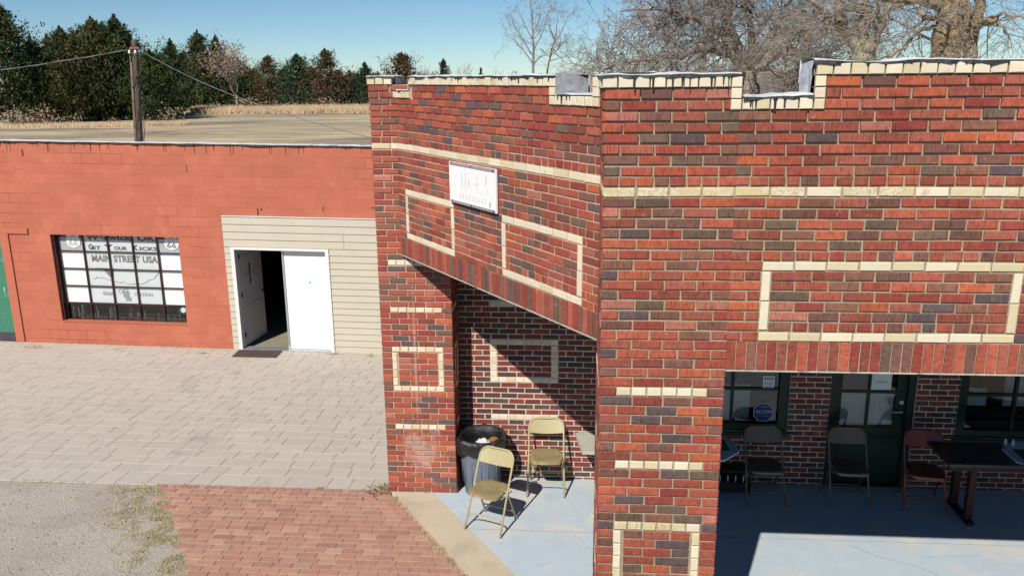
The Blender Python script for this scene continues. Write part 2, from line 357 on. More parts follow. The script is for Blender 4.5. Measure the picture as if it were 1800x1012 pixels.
# ================================================================== STATION
ST = empty('brick_station', (3, 9.4, 0)); tag(ST, 'multicoloured red brick porch building with pale brick bands and a notched parapet', 'building')
ST_LOC = V3((3, 9.4, 0))
def part(mb, name, mats, parent=None, smooth=False, label=None):
    o = mb.build(name, mats, None, smooth)
    par = parent or ST
    o.parent = par; o.matrix_parent_inverse = Matrix.Identity(4)
    # vertices are in world space: shift the object so that it stays put under the thing's origin
    off = V3((0, 0, 0)); q = par
    while q: off += q.location; q = q.parent
    o.location = -off
    if label: o['label'] = label
    if name in ('tar_drips', 'rust_marks', 'faded_lettering', 'rust_stain', 'dirt_streak', 'print', 'screws'): o['kind'] = 'stuff'
    return o
rg = random.Random(3)
GZ = -.35
def pillar(name, x0, y0, wd, dp, offs, panel, faces, mort, brk, pal, seed, ztop_row=-9, label=None, kbot=61, sidemort=None):
    rg = random.Random(seed); mb = MB()
    mb.box((x0, y0, GZ), (x0+wd, y0+dp, zr(ztop_row)+C/2), 2)
    for fc in faces:
        if fc == 'F': O, U, N, L = V3((x0, y0, 0)), X, NF, wd
        if fc == 'L': O, U, N, L = V3((x0, y0+dp, 0)), -Y, -X, dp
        if fc == 'R': O, U, N, L = V3((x0+wd, y0, 0)), Y, X, dp
        e = .0055 if fc == 'F' else -.001
        for k in range(ztop_row, kbot+1):
            t = 'S'; sp = [(-e, L+e, t)]
            a, b = .105, L-.105
            if k == 0: sp = [(-e, L+e, 'M' if mort is MORT else 'C')]
            elif k == -1 or k in (-1,): sp = [(-e, L+e, 'H')]
            elif k in offs and wd > .5: sp = [(-e, a, 'H'), (a, b, 'm' if mort is MORT and k > 28 else 'c'), (b, L+e, 'H')]
            elif panel and panel[0] < k < panel[1]:
                sp = [(-e, a, 'H'), (a+.075, b-.075, 'S'), (b, L+e, 'H')]
            course(mb, O, U, N, k, sp, rg, 0, 1, pal=pal)
        if panel:
            for (s0, s1) in ((.105, .165), (L-.165, L-.105)):
                strips(mb, O, U, N, s0+.004, s1-.004, panel[0]+1, panel[1]-1, rg, 1, 4)
    return part(mb, name, [brk, CREAM, mort, CREAMM], label=label)
pillar('front_pillar', XL1, D1, PW, .8216, (20, 28, 35, 42, 49), (35, 42), 'FLR', MORT, BRICK, PAL, 11, -9, kbot=66)
pillar('corner_pillar', -2.205, D2, .808, .4448, (19, 27, 34, 41, 48), (34, 41), 'FLR', MORTP, CHALK, PAL, 12, -9)
# pillars of the far side of the porch, mirrored
pillar('front_pillar', 5.0, D1, PW, .8216, (20, 28, 35, 42, 49), (35, 42), 'FL', MORT, BRICK, PAL, 13, -9, kbot=66)
pillar('corner_pillar', 7.39, D2, .808, .4448, (19, 27, 34, 41, 48), (34, 41), 'FL', MORTP, BRICKS, PAL, 14, -9)

# front parapet wall
mb = MB(); rg = random.Random(21)
x0, x1 = XR1, 5.0
NO = (1.005, 1.440)                                   # the notch
zb = zr(17)-C/2
mb.box((x0, D1, zb), (NO[0], D1+.28, zr(-9)+C/2), 2)
mb.box((NO[0], D1, zb), (NO[1], D1+.28, zr(-7)+C/2), 2)
mb.box((NO[1], D1, zb), (x1, D1+.28, zr(-10)+C/2), 2)
O = V3((x0, D1, 0)); L = x1-x0
p1 = (1.197-x0, 2.820-x0); p2 = (3.12-x0, 4.74-x0)
for k in range(-10, 15):
    lo = 0; sp = []
    if k < -8: sp = [(NO[1]+.07-x0, L, 'S')]
    elif k == -8: sp = [(NO[1]+.07-x0, L, 'S')]
    elif k == -1: sp = [(0, L, 'H')]
    elif k == 0: sp = [(0, 2.10-x0, 'M'), (2.10-x0, L, 'C')]
    elif k in (6,): sp = [(0, L, 'H')]
    elif k in (7, 14): sp = [(0, p1[0], 'S'), (*p1, 'C'), (p1[1], p2[0], 'S'), (*p2, 'C'), (p2[1], L, 'S')]
    elif 7 < k < 14:
        t = 'H' if k == 13 else 'S'
        sp = [(0, p1[0]-.004, 'S'), (p1[0]+.066, p1[1]-.066, t), (p1[1]+.004, p2[0]-.004, 'S'), (p2[0]+.066, p2[1]-.066, t), (p2[1]+.004, L, 'S')]
    else: sp = [(0, L, 'S')]
    course(mb, O, X, NF, k, sp, rg, 0, 1)
for p in (p1, p2):
    strips(mb, O, X, NF, p[0]+.004, p[0]+.058, 8, 13, rg); strips(mb, O, X, NF, p[1]-.058, p[1]-.004, 8, 13, rg)
soldiers(mb, O, X, NF, 0, L, 15, 17, rg)
part(mb, 'front_parapet', [BRICK, CREAM, MORT, CREAMM])
mb = MB(); mb.box((x0-.0, D1-.016, zb-.010), (x1, D1+.27, zb-.001)); part(mb, 'steel_lintel', STEEL)
mb = MB(); mb.box((x0, D1+.281, zb-.009), (x1, D1+.30, zr(0)))
part(mb, 'parapet_back', CEIL)

# wing parapet (both sides, the right one mirrored)
def wing(A, B, seed, sign=1):
    rg = random.Random(seed); U = (B-A).normalized(); N = V3((U.y, -U.x, 0))*sign; L = (B-A).length; mb = MB()
    T = Matrix.Translation(A) @ Matrix((U, -N*1.0, V3((0, 0, 1)))).transposed().to_4x4()
    n1, n2 = (-.06, .40), (3.03, L)
    if sign < 0: pass
    mb.box((0, 0, zb), (n1[1], .26, zr(-7)+C/2), 2, T); mb.box((n1[1], 0, zb), (n2[0], .26, zr(-9)+C/2), 2, T); mb.box((n2[0], 0, zb), (L+.0, .26, zr(-7)+C/2), 2, T)
    pa, pb = (.18, 1.325), (2.245, 3.45)
    for k in range(-9, 15):
        if k <= -8: sp = [(n1[1]+.07, n2[0]-.0, 'S')]
        elif k == -1: sp = [(0, L, 'H')]
        elif k == 0: sp = [(0, L, 'C')]
        elif k == 6: sp = [(0, L, 'H')]
        elif k in (7, 14): sp = [(0, pa[0], 'S'), (*pa, 'C'), (pa[1], pb[0], 'S'), (*pb, 'C'), (pb[1], L, 'S')]
        elif 7 < k < 14:
            t = 'H' if k == 13 else 'S'
            sp = [(0, pa[0]-.004, 'S'), (pa[0]+.066, pa[1]-.066, t), (pa[1]+.004, pb[0]-.004, 'S'), (pb[0]+.066, pb[1]-.066, t), (pb[1]+.004, L, 'S')]
        else: sp = [(0, L, 'S')]
        course(mb, A, U, N, k, sp, rg, 0, 1, dep=.008)
    for p in (pa, pb):
        strips(mb, A, U, N, p[0]+.004, p[0]+.058, 8, 13, rg); strips(mb, A, U, N, p[1]-.058, p[1]-.004, 8, 13, rg)
    soldiers(mb, A, U, N, 0, L, 15, 17, rg)
    part(mb, 'wing_parapet', [BRICKS, CREAM, MORTP])
    mb = MB(); mb.box((0.02, -.016, zb-.010), (L-.01, .25, zb-.001), 0, T); part(mb, 'steel_lintel', STEEL)
    # coping
    cb = MB()
    def hd(u0, u1, k, n=None):
        n = n or round((u1-u0)/.103)
        for i in range(n):
            a = u0+(u1-u0)*i/n; b = u0+(u1-u0)*(i+1)/n
            slab(cb, A, U, N, a+.004, b-.004, zr(k)-C/2+.004, zr(k)+C/2+.002, creamc(rg), rg)
    hd(n1[1], n2[0]-.0, -10); part(cb, 'coping', [CREAM]); cb = MB(); hd(0.0, n1[1], -8); part(cb, 'coping', [CREAM]); cb = MB()
    hd(n2[0]+.075, L-.085, -8)
    for q0, q1 in ((n2[0]+.003, n2[0]+.07), (L-.08, L-.012)):
        for k in (-10, -9, -8): slab(cb, A, U, N, q0, q1, zr(k)-C/2+.003, zr(k)+C/2-.003, creamc(rg), rg)
    co = part(cb, 'coping', [CREAM])
    mm = MB(); ztc = zr(-10)+C/2+.004
    membrane(mm, A, U, N, n1[1]-.02, n2[0]+.06, ztc, .29, rg)
    membrane(mm, A, U, N, 0, n1[1]-.03, zr(-8)+C/2+.004, .29, rg); membrane(mm, A, U, N, n2[0]+.09, L-.085, zr(-8)+C/2+.004, .29, rg, over=.02)
    # membrane cheeks over the ends of the raised length
    for (uu, z0_, z1_) in ((n1[1]-.002, zr(-8)+C/2, ztc+.012), (n2[0]+.074, zr(-8)+C/2, ztc+.03)):
        g = []
        for i in range(7):
            t = i/6; y = .02-.30*t; zt = z1_-.05*t**3+.008*noise.noise((t*5, uu, 1)); row = []
            for j in range(5):
                s_ = j/4; row.append(A+U*(uu+.012*noise.noise((t*4, s_*4, uu))+(.02 if uu > 1 else -.02)*(1-s_)*.5)+N*y+V3((0, 0, z0_+(zt-z0_)*s_)))
            g.append(row)
        for i in range(6):
            for j in range(4): mm.face([g[i][j], g[i+1][j], g[i+1][j+1], g[i][j+1]], 2)
    part(mm, 'parapet_membrane', [MEMB, TAR, MEMD], smooth=True)
    dm = MB(); drips(dm, A, U, N, n1[1], n2[0], zr(-10)+C/2+.004, rg, 14, .03, .02, .05); drips(dm, A, U, N, 3.12, L-.1, zr(-8)+C/2+.006, rg, 5, .03, .02, .07)
    part(dm, 'tar_drips', TAR)
def slab(mb, O, U, N, u0, u1, z0, z1, c, rg, out=.030, back=.06):
    """a projecting coping brick"""
    Z = V3((0, 0, 1)); o = out+rg.uniform(-.004, .004); j = lambda: rg.uniform(-.002, .002); b = .005
    F = [(u0+b, z0+b), (u1-b, z0+b+j()), (u1-b, z1-b), (u0+b, z1-b+j())]; E = [(u0, z0), (u1, z0+j()), (u1, z1), (u0, z1+j())]
    W = lambda q, n: O+U*q[0]+Z*q[1]+N*n
    mb.face([W(q, o) for q in F], 0, c)
    for i in range(4):
        k = (i+1) % 4
        mb.face([W(E[i], o-b), W(E[k], o-b), W(F[k], o), W(F[i], o)], 0, c); mb.face([W(E[i], -back), W(E[k], -back), W(E[k], o-b), W(E[i], o-b)], 0, c)
    mb.face([W(q, -back) for q in reversed(E)], 0, c)
wing(WA, WB, 31, 1)
wing(V3((2*3.0*1.0+.0-WA.x+.0-.012+.0, WA.y, 0)) if False else V3((7.93, 8.975, 0)), V3((5.8216, 5.9745, 0)), 32, -1)

# copings of pillars and front
cb = MB(); rg = random.Random(41); O = V3((0, D1, 0))
def hrow(u0, u1, k, n=None, O=O, U=X, N=NF, step=.1025):
    n = n or max(1, round((u1-u0)/step))
    for i in range(n):
        a = u0+(u1-u0)*i/n; b = u0+(u1-u0)*(i+1)/n
        slab(cb, O, U, N, a+.004, b-.004, zr(k)-C/2+.004, zr(k)+C/2+.002, creamc(rg), rg)
def nextrun():
    global cb
    part(cb, 'coping', [CREAM]); cb = MB()
hrow(.150, .937, -10, 8)
for k in (-10, -9, -8): slab(cb, O, X, NF, .941, 1.004, zr(k)-C/2+.003, zr(k)+C/2-.003, creamc(rg), rg)
nextrun(); hrow(1.008, 1.436, -8, 5)
for k in (-10, -9, -8): slab(cb, O, X, NF, 1.440, 1.503, zr(k)-C/2+.003, zr(k)+C/2-.003, creamc(rg), rg)
nextrun(); hrow(1.440, 4.98, -11)
nextrun(); hrow(5.0, 5.82, -10)
nextrun(); hrow(0.0, .80, -10, O=V3((XL1, D1+.8216, 0)), U=-Y, N=-X)      # return on the left side of the front pillar
nextrun(); hrow(-2.23, -1.96, -10, 3, O=V3((0, D2, 0)))
hrow(0, .44, -10, O=V3((-2.205, D3, 0)), U=-Y, N=-X)
nextrun(); hrow(-1.955, -1.90, -8, 1, O=V3((0, D2, 0)))
part(cb, 'coping', [CREAM])
mm = MB()
membrane(mm, O, X, NF, .13, 1.0, zr(-10)+C/2+.004, .84, rg)
membrane(mm, O, X, NF, 1.012, 1.436, zr(-8)+C/2+.004, .3, rg)
membrane(mm, O, X, NF, 1.425, 5.0, zr(-11)+C/2+.004, .3, rg)
membrane(mm, O, X, NF, 5.0, 5.84, zr(-10)+C/2+.004, .84, rg)
membrane(mm, V3((XL1, D1+.8216, 0)), -Y, -X, .03, .80, zr(-10)+C/2+.003, .3, rg)
membrane(mm, V3((0, D2, 0)), X, NF, -2.235, -1.93, zr(-10)+C/2+.006, .44, rg)
# cheek at the right side of the front notch, grey sheet wrapped round the raised end
for (uu, z0_, z1_, yy, dd, sg) in ((1.437, zr(-8)+.02, zr(-11)+C/2+.02, D1, .30, -1), (-1.935, zr(-8)+C/2, zr(-10)+C/2+.01, D2, .3, 1), (.98, zr(-8)+.03, zr(-10)+C/2+.01, D1+.03, .8, 1)):
    g = []
    for i in range(8):
        t = i/7; row = []; zt = z1_-.05*t**3
        for j in range(6):
            s_ = j/5; row.append(V3((uu+sg*.012+.012*noise.noise((t*4, s_*4, uu)), yy+.01+dd*t, z0_+(zt-z0_)*s_+.006*noise.noise((t*6, s_, 3)))))
        g.append(row)
    for i in range(7):
        for j in range(5): mm.face([g[i][j], g[i+1][j], g[i+1][j+1], g[i][j+1]], 0 if sg == -1 else 2)
part(mm, 'parapet_membrane', [MEMB, TAR, MEMD], smooth=True)
dm = MB()
drips(dm, O, X, NF,   .2, .93, zr(-10)+C/2+.004, rg, 8, .034, .03, .11)
drips(dm, O, X, NF, 1.03, 1.42, zr(-8)+C/2+.004, rg, 5, .03, .04, .08)
drips(dm, O, X, NF, .3, 1.5, zr(-9)+.02, rg, 7, .008, .01, .04)
drips(dm, O, X, NF, 1.5, 4.9, zr(-11)+C/2+.002, rg, 10, .03, .01, .03)
part(dm, 'tar_drips', TAR)

# roof, ceiling and shell of the porch and the building behind
outline = [(-2.15, 9.42), (-1.75, 9.05), (.30, 6.19), (.9, 5.66), (5.1, 5.66), (5.72, 6.19), (7.75, 9.05), (8.15, 9.42)]
mb = MB(); mb.prism(outline, zb+.03, zb+.06); part(mb, 'porch_ceiling', CEIL)
mb = MB(); mb.prism(outline, 3.75, 3.85); mb.box((-2.15, 9.421, 3.75), (8.15, 16, 3.85)); part(mb, 'roof', MEMD)
mb = MB(); mb.box((-2.15, 9.72, -.7), (-2.0, 16, 4.0)); mb.box((8.0, 9.72, -.7), (8.15, 16, 4.0)); mb.box((-2.0, 15.85, -.7), (8.0, 16, 4.0))
mb.box((-2.15, 9.42+.001, 2.95), (8.15, 9.70, 4.1)); mb.box((-1.99, 9.73, -.05), (7.99, 15.84, 0.0)); mb.box((-1.99, 12.2, .0), (7.99, 12.3, 3.5))
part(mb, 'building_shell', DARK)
# back wall with openings
WIN1 = (1.22, 2.52, .68, 2.10); WIN2 = (4.44, 6.3, .65, 2.10); DOOR = (2.985, 3.96, .0, 2.08)
mb = MB(); rg = random.Random(51); bt = .28; xa, xb, zt_ = -1.40, 7.42, 2.94
xs = [xa, WIN1[0], WIN1[1], DOOR[0], DOOR[1], WIN2[0], WIN2[1], xb]
for i in range(7):
    a, b = xs[i], xs[i+1]
    if i in (1, 5): 
        wn = WIN1 if i == 1 else WIN2
        mb.box((a, D3, GZ), (b, D3+bt, wn[2]), 2); mb.box((a, D3, wn[3]), (b, D3+bt, zt_), 2)
    elif i == 3: mb.box((a, D3, DOOR[3]), (b, D3+bt, zt_), 2)
    else: mb.box((a, D3, GZ), (b, D3+bt, zt_), 2)
O = V3((xa, D3, 0)); PZ = -.04
for k in range(17, 62):
    z = zr(k)+PZ; cuts = []
    for wn in (WIN1, WIN2, DOOR):
        if wn[2]-.03 < z < wn[3]+.03: cuts.append((wn[0]-xa, wn[1]-xa))
    cuts.sort(); sp = []; u = 0
    pan = (-1.016-xa, -.2-xa)
    for a, b in cuts+[(xb-xa, xb-xa)]:
        if u == 0:
            if k in (27, 34, 41, 48):
                q = pan if k > 27 else (pan[0], pan[0]+.8)
                sp += [(0, q[0], 'S'), (*q, 'c'), (q[1], a, 'S')]
            elif 34 < k < 41: sp += [(0, pan[0], 'S'), (pan[0]+.085, pan[1]-.085, 'S'), (pan[1], a, 'S')]
            else: sp += [(0, a, 'S')]
        else: sp.append((u, a, 'S'))
        u = b
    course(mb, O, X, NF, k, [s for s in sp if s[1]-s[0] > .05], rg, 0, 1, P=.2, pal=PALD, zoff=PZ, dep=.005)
for s0 in (pan[0], pan[1]-.085):
    z1 = zr(35)+PZ+C/2-.004; z0 = zr(40)+PZ-C/2+.004
    for i in range(5): brick(mb, O, X, NF, s0+.006, s0+.079, z0+(z1-z0)*i/5+.004, z0+(z1-z0)*(i+1)/5-.004, creamc(rg), 1, rg, dep=.005)
part(mb, 'back_wall', [BRICKS, CREAM, MORTW])
for k_, wn in enumerate((WIN1, WIN2)):
    x0_, x1_, z0_, z1_ = wn; mb = MB(); y = D3+.03; t = .11
    mb.box((x0_, y, z0_), (x1_, y+.09, z0_+.09)); mb.box((x0_, y, z1_-t), (x1_, y+.09, z1_))
    mb.box((x0_, y, z0_+.09), (x0_+t, y+.09, z1_-t)); mb.box((x1_-t, y, z0_+.09), (x1_, y+.09, z1_-t))
    nx = 2 if k_ == 0 else 3
    for i in range(1, nx):
        xm = x0_+t+(x1_-x0_-2*t)*i/nx; mb.box((xm-.016, y+.02, z0_+.0905), (xm+.016, y+.07, z1_-t-.0005))
    for i in (1, 2):
        zm = z0_+.09+(z1_-z0_-.09-t)*i/3+.02; mb.box((x0_+t+.0005, y+.024, zm-.016), (x1_-t-.0005, y+.066, zm+.016))
    mb.box((x0_-.03, D3-.03, z0_-.045), (x1_+.03, D3+.028, z0_-.002))
    f = part(mb, 'window', GREEN)
    mb = MB(); mb.box((x0_+t, y+.044, z0_+.09), (x1_-t, y+.049, z1_-t)); part(mb, 'pane', GLASS, f)
    mb = MB()
    if k_ == 0:
        mb.box((x0_+t, y+.14, z0_+.1), (2.10, y+.15, z0_+.53)); 
    else:
        mb.box((x0_+t, y+.14, 1.0), (x0_+t+.28, y+.15, 1.22)); mb.box((5.02, y+.14, 1.0), (5.9, y+.15, 1.9))
    part(mb, 'curtain', CURT, f)
# door
x0_, x1_, z0_, z1_ = DOOR; y = D3+.03; mb = MB()
for a, b in (((x0_, y, 0), (x0_+.08, y+.14, z1_)), ((x1_-.08, y, 0), (x1_, y+.14, z1_)), ((x0_+.08, y, z1_-.08), (x1_-.08, y+.14, z1_))): mb.box(a, b)
part(mb, 'door_frame', GREEN)
a0, a1 = x0_+.082, x1_-.082; g0, g1, gz0, gz1 = a0+.075, a1-.11, .74, 1.9; y += .05; mb = MB()
mb.box((a0, y, .02), (a1, y+.045, gz0)); mb.box((a0, y, gz1), (a1, y+.045, z1_-.085)); mb.box((a0, y, gz0), (g0, y+.045, gz1)); mb.box((g1, y, gz0), (a1, y+.045, gz1))
xm = (g0+g1)/2; mb.box((xm-.015, y+.004, gz0), (xm+.015, y+.04, gz1))
for zm in (1.175, 1.56): mb.box((g0, y+.006, zm-.015), (xm-.0155, y+.038, zm+.015)); mb.box((xm+.0155, y+.006, zm-.015), (g1, y+.038, zm+.015))
mb.box((a0+.08, y-.008, .12), (a1-.08, y-.0005, .62))
dr = part(mb, 'door', GREEN)
mb = MB(); mb.box((g0, y+.018, gz0), (g1, y+.023, gz1)); part(mb, 'pane', GLASS, dr)
mb = MB(); mb.box((g0, y+.07, gz0), (g1, y+.075, 1.16)); part(mb, 'curtain', CURT, dr)
mb = MB(); mb.tube([(a1-.05, y-.05, .95), (a1-.05, y, .95)], .012, 10); mb.tube([(a1-.05, y-.05, .95), (a1-.15, y-.055, .95)], .009, 8); part(mb, 'handle', ALU, dr); mb = MB(); mb.tube([(a1-.05, y-.02, 1.06), (a1-.05, y, 1.06)], .025, 12)
part(mb, 'deadbolt', ALU, dr)

# things fixed to the station
# weathered white sign on the wing
U = WD; N = WN
T = Matrix.Translation(WA+N*.03) @ Matrix((U, -N, V3((0, 0, 1)))).transposed().to_4x4()
sg = empty('metal_sign', WA+U*1.76+N*.02+V3((0, 0, 3.655))); tag(sg, 'faded white rectangular metal sign fixed on the slanted brick parapet', 'sign')
mb = MB(); mb.box((1.31, -.004, 3.662), (2.205, .012, 4.045), 0, T); part(mb, 'sign_panel', WHITE, sg)
mb = MB()
for z0_ in (3.662, 4.018):
    mb.box((1.345, -.012, z0_+.003), (2.195, -.0045, z0_+.026), 0, T)
part(mb, 'edge_strip', ALU, sg)
mb = MB()
for u, z in ((1.37, 3.676), (2.17, 3.676), (1.37, 4.032), (2.17, 4.032), (1.76, 3.676), (1.76, 4.032)): mb.box((u-.006, -.017, z-.006), (u+.006, -.0125, z+.006), 0, T)
part(mb, 'screws', BLACKM, sg)
mb = MB(); rg = random.Random(5)
INKV = mat('ink_ghost', (.70, .69, .73), .8)
for u, w_, z0_, z1_ in ((1.56, .022, 3.82, 3.96), (1.63, .022, 3.815, 3.965), (1.71, .012, 3.83, 3.93), (1.86, .016, 3.80, 3.96), (1.80, .05, 3.87, 3.882), (2.02, .02, 3.88, 3.95), (2.05, .012, 3.82, 3.87), (1.95, .03, 3.80, 3.81)):
    mb.box((u, -.0055, z0_), (u+w_, -.0042, z1_), 0, T)
for i in range(9): mb.box((1.52+i*.06, -.0055, 3.72), (1.525+i*.06+.018, -.0042, 3.765), 0, T)
part(mb, 'faded_lettering', INKV, sg)
mb = MB(); mb.prism([(2.085, 0), (2.10, -.001), (2.112, -.0), (2.1, .001)], 0, 1) if False else None
mb.box((2.085, -.0056, 3.70), (2.108, -.0043, 3.745), 0, T); mb.box((1.70, -.0056, 3.85), (1.708, -.0043, 3.90), 0, T); mb.box((2.03, -.0056, 3.93), (2.038, -.0043, 3.975), 0, T)
part(mb, 'rust_marks', INKL, sg)
# octagonal alarm sticker and paper notice on the left porch window
yg = D3+.03+.040
def octagon(mb, cx, cz, r, y0, y1, mi=0):
    pts = [(cx+r*math.cos(R(22.5+45*i)), cz+r*math.sin(R(22.5+45*i))) for i in range(8)]
    mb.face([(x, y0, z) for x, z in pts], mi)
    for i in range(8):
        a, b = pts[i], pts[(i+1) % 8]; mb.face([(a[0], y0, a[1]), (a[0], y1, a[1]), (b[0], y1, b[1]), (b[0], y0, b[1])], mi)
al = empty('alarm_sticker', (2.245, yg, .80)); tag(al, 'blue octagonal alarm sticker on the lower window pane', 'sticker')
mb = MB(); octagon(mb, 2.245, .90, .125, yg-.002, yg); part(mb, 'border', SILV, al)
mb = MB(); octagon(mb, 2.245, .90, .114, yg-.004, yg-.0021); part(mb, 'face', NAVY, al)
def put(o, par, loc):
    o.parent = par; o.location = V3(loc)-par.location
put(textmesh('lettering', 'ALCOM', SILV, .19, .045, bold=.02), al, (2.15, yg-.006, .885))
put(textmesh('lettering', 'PROTECTED BY', SILV, .10, .013), al, (2.195, yg-.006, .965))
put(textmesh('lettering', 'SECURITY SYSTEMS', SILV, .16, .013), al, (2.165, yg-.006, .85))
nz = empty('paper_notice', (2.285, yg, 1.18)); tag(nz, 'small printed white paper notice in the upper window pane', 'notice')
mb = MB(); mb.box((2.217, yg-.003, 1.185), (2.353, yg-.001, 1.36)); part(mb, 'sheet', PAPER, nz)
mb = MB()
for i in range(4): mb.box((2.23+i*.03, yg-.0045, 1.31), (2.25+i*.03, yg-.0032, 1.345))
for i in range(4): mb.box((2.235, yg-.0045, 1.21+i*.022), (2.335, yg-.0032, 1.216+i*.022))
part(mb, 'print', INKG, nz)
pn = empty('door_paper', (3.55, D3+.075, 1.2)); tag(pn, 'white sheet of paper hung in the green door upper pane', 'notice')
mb = MB(); mb.box((3.47, D3+.091, 1.205), (3.70, D3+.094, 1.50)); part(mb, 'sheet', PAPER, pn)
mb = MB(); mb.box((3.575, D3+.088, 1.42), (3.59, D3+.0905, 1.45)); mb.box((3.52, D3+.088, 1.30), (3.65, D3+.0905, 1.306)); part(mb, 'print', INK, pn)

# ================================================================== BLOCK BUILDING (left)
DIP = .0186
def gz_lb(x): return -.566-DIP*(x+7.5)
def LP(u, d, h): return V3((u, DB+d, h-DIP*(u+7.5)))
def lbox(mb, u0, u1, d0, d1, h0, h1, mi=0, c=(1, 1, 1)):
    q = [LP(*k) for k in ((u0,d0,h0),(u1,d0,h0),(u1,d1,h0),(u0,d1,h0),(u0,d0,h1),(u1,d0,h1),(u1,d1,h1),(u0,d1,h1))]
    for f in ((0,3,2,1),(4,5,6,7),(0,1,5,4),(1,2,6,5),(2,3,7,6),(3,0,4,7)): mb.face([q[k] for k in f], mi, c)
LB = empty('block_building', (-8, DB, -.57)); tag(LB, 'long low concrete block building painted salmon red with a double door', 'building')
def block_mat():
    m = mat('painted_block', SALM, .75, spec=.25, var=.07, vscale=2.2, big=.06, var2=hexlin(190, 116, 92), v2scale=2.2, v2lo=.5, v2hi=.8, var3=hexlin(214, 190, 172), v3scale=7, v3lo=.745, v3hi=.76); N = m.node_tree.nodes; L = m.node_tree.links; b = N['Principled BSDF']
    tc = N.new('ShaderNodeTexCoord'); mp = N.new('ShaderNodeMapping'); mp.inputs['Rotation'].default_value = (R(90), 0, 0)
    sx = N.new('ShaderNodeSeparateXYZ'); cx = N.new('ShaderNodeCombineXYZ'); L.new(tc.outputs['Object'], sx.inputs[0])
    ad = N.new('ShaderNodeMath'); ad.operation = 'MULTIPLY_ADD'; ad.inputs[1].default_value = DIP; L.new(sx.outputs[0], ad.inputs[0]); L.new(sx.outputs[2], ad.inputs[2])
    L.new(sx.outputs[0], cx.inputs[0]); L.new(ad.outputs[0], cx.inputs[1])
    nz_ = N.new('ShaderNodeTexNoise'); nz_.inputs['Scale'].default_value = 6; L.new(cx.outputs[0], nz_.inputs['Vector'])
    vm = N.new('ShaderNodeVectorMath'); vm.operation = 'MULTIPLY_ADD'; vm.inputs[1].default_value = (.012, .012, 0); L.new(nz_.outputs['Color'], vm.inputs[0]); L.new(cx.outputs[0], vm.inputs[2])
    bt_ = N.new('ShaderNodeTexBrick'); bt_.inputs['Scale'].default_value = 1; bt_.inputs['Brick Width'].default_value = .405; bt_.inputs['Row Height'].default_value = .203
    bt_.inputs['Mortar Size'].default_value = .0034; bt_.inputs['Mortar Smooth'].default_value = .1
    bt_.inputs['Color1'].default_value = (.95, .95, .95, 1); bt_.inputs['Color2'].default_value = (1.03, 1.03, 1.03, 1); bt_.inputs['Mortar'].default_value = (1, 1, 1, 1)
    L.new(vm.outputs[0], bt_.inputs['Vector'])
    n2 = N.new('ShaderNodeTexNoise'); n2.inputs['Scale'].default_value = 1.1; n2.inputs['Detail'].default_value = 4; L.new(cx.outputs[0], n2.inputs['Vector'])
    rr = N.new('ShaderNodeMapRange'); rr.inputs['From Min'].default_value = .50; rr.inputs['From Max'].default_value = .66; L.new(n2.outputs['Fac'], rr.inputs[0])
    fm = N.new('ShaderNodeMath'); fm.operation = 'MULTIPLY'; L.new(bt_.outputs['Fac'], fm.inputs[0]); L.new(rr.outputs[0], fm.inputs[1])
    old = b.inputs['Base Color'].links[0].from_socket
    m1 = N.new('ShaderNodeMix'); m1.data_type = 'RGBA'; m1.blend_type = 'MULTIPLY'; m1.inputs['Factor'].default_value = 1; L.new(old, m1.inputs[6]); L.new(bt_.outputs['Color'], m1.inputs[7])
    m2 = N.new('ShaderNodeMix'); m2.data_type = 'RGBA'; L.new(fm.outputs[0], m2.inputs['Factor']); L.new(m1.outputs[2], m2.inputs[6]); m2.inputs[7].default_value = (*hexlin(112, 48, 38), 1)
    # rusty stains of their own shape
    n3 = N.new('ShaderNodeTexNoise'); n3.inputs['Scale'].default_value = 3.5; n3.inputs['Detail'].default_value = 8; n3.inputs['Roughness'].default_value = .7
    mp3 = N.new('ShaderNodeMapping'); mp3.inputs['Scale'].default_value = (.5, 2.2, 1); L.new(cx.outputs[0], mp3.inputs[0]); L.new(mp3.outputs[0], n3.inputs['Vector'])
    r3 = N.new('ShaderNodeMapRange'); r3.inputs['From Min'].default_value = .64; r3.inputs['From Max'].default_value = .74; L.new(n3.outputs['Fac'], r3.inputs[0])
    m3_ = N.new('ShaderNodeMix'); m3_.data_type = 'RGBA'; L.new(r3.outputs[0], m3_.inputs['Factor']); L.new(m2.outputs[2], m3_.inputs[6]); m3_.inputs[7].default_value = (*hexlin(150, 74, 58), 1)
    L.new(m3_.outputs[2], b.inputs['Base Color'])
    bp = N.new('ShaderNodeBump'); bp.inputs['Strength'].default_value = .5; bp.inputs['Distance'].default_value = .006; bp.invert = True
    sm = N.new('ShaderNodeMath'); sm.operation = 'MULTIPLY_ADD'; sm.inputs[1].default_value = .2; n4 = N.new('ShaderNodeTexNoise'); n4.inputs['Scale'].default_value = 40; L.new(cx.outputs[0], n4.inputs['Vector'])
    L.new(n4.outputs['Fac'], sm.inputs[0]); L.new(bt_.outputs['Fac'], sm.inputs[2]); L.new(sm.outputs[0], bp.inputs['Height']); L.new(bp.outputs[0], b.inputs['Normal'])
    return m
BLOCK = block_mat()
REDP = mat('red_paint', SALM, .7, var=.05, vscale=3, bump=.2, bscale=40, bdist=.003)
LU0, LU1, HT, HB = -22.0, -2.3, 3.585, -.566
WN_ = (-10.62, -7.945, -.09, 1.742); DO = (-6.87, -4.88, HB, 1.58); GD = (-14.2, -11.68, HB, 1.70)
mb = MB(); th = .22
lbox(mb, LU0, GD[0], 0, th, HB-.3, HT); lbox(mb, GD[0], GD[1], 0, th, GD[3], HT); lbox(mb, GD[1], WN_[0], 0, th, HB-.3, HT)
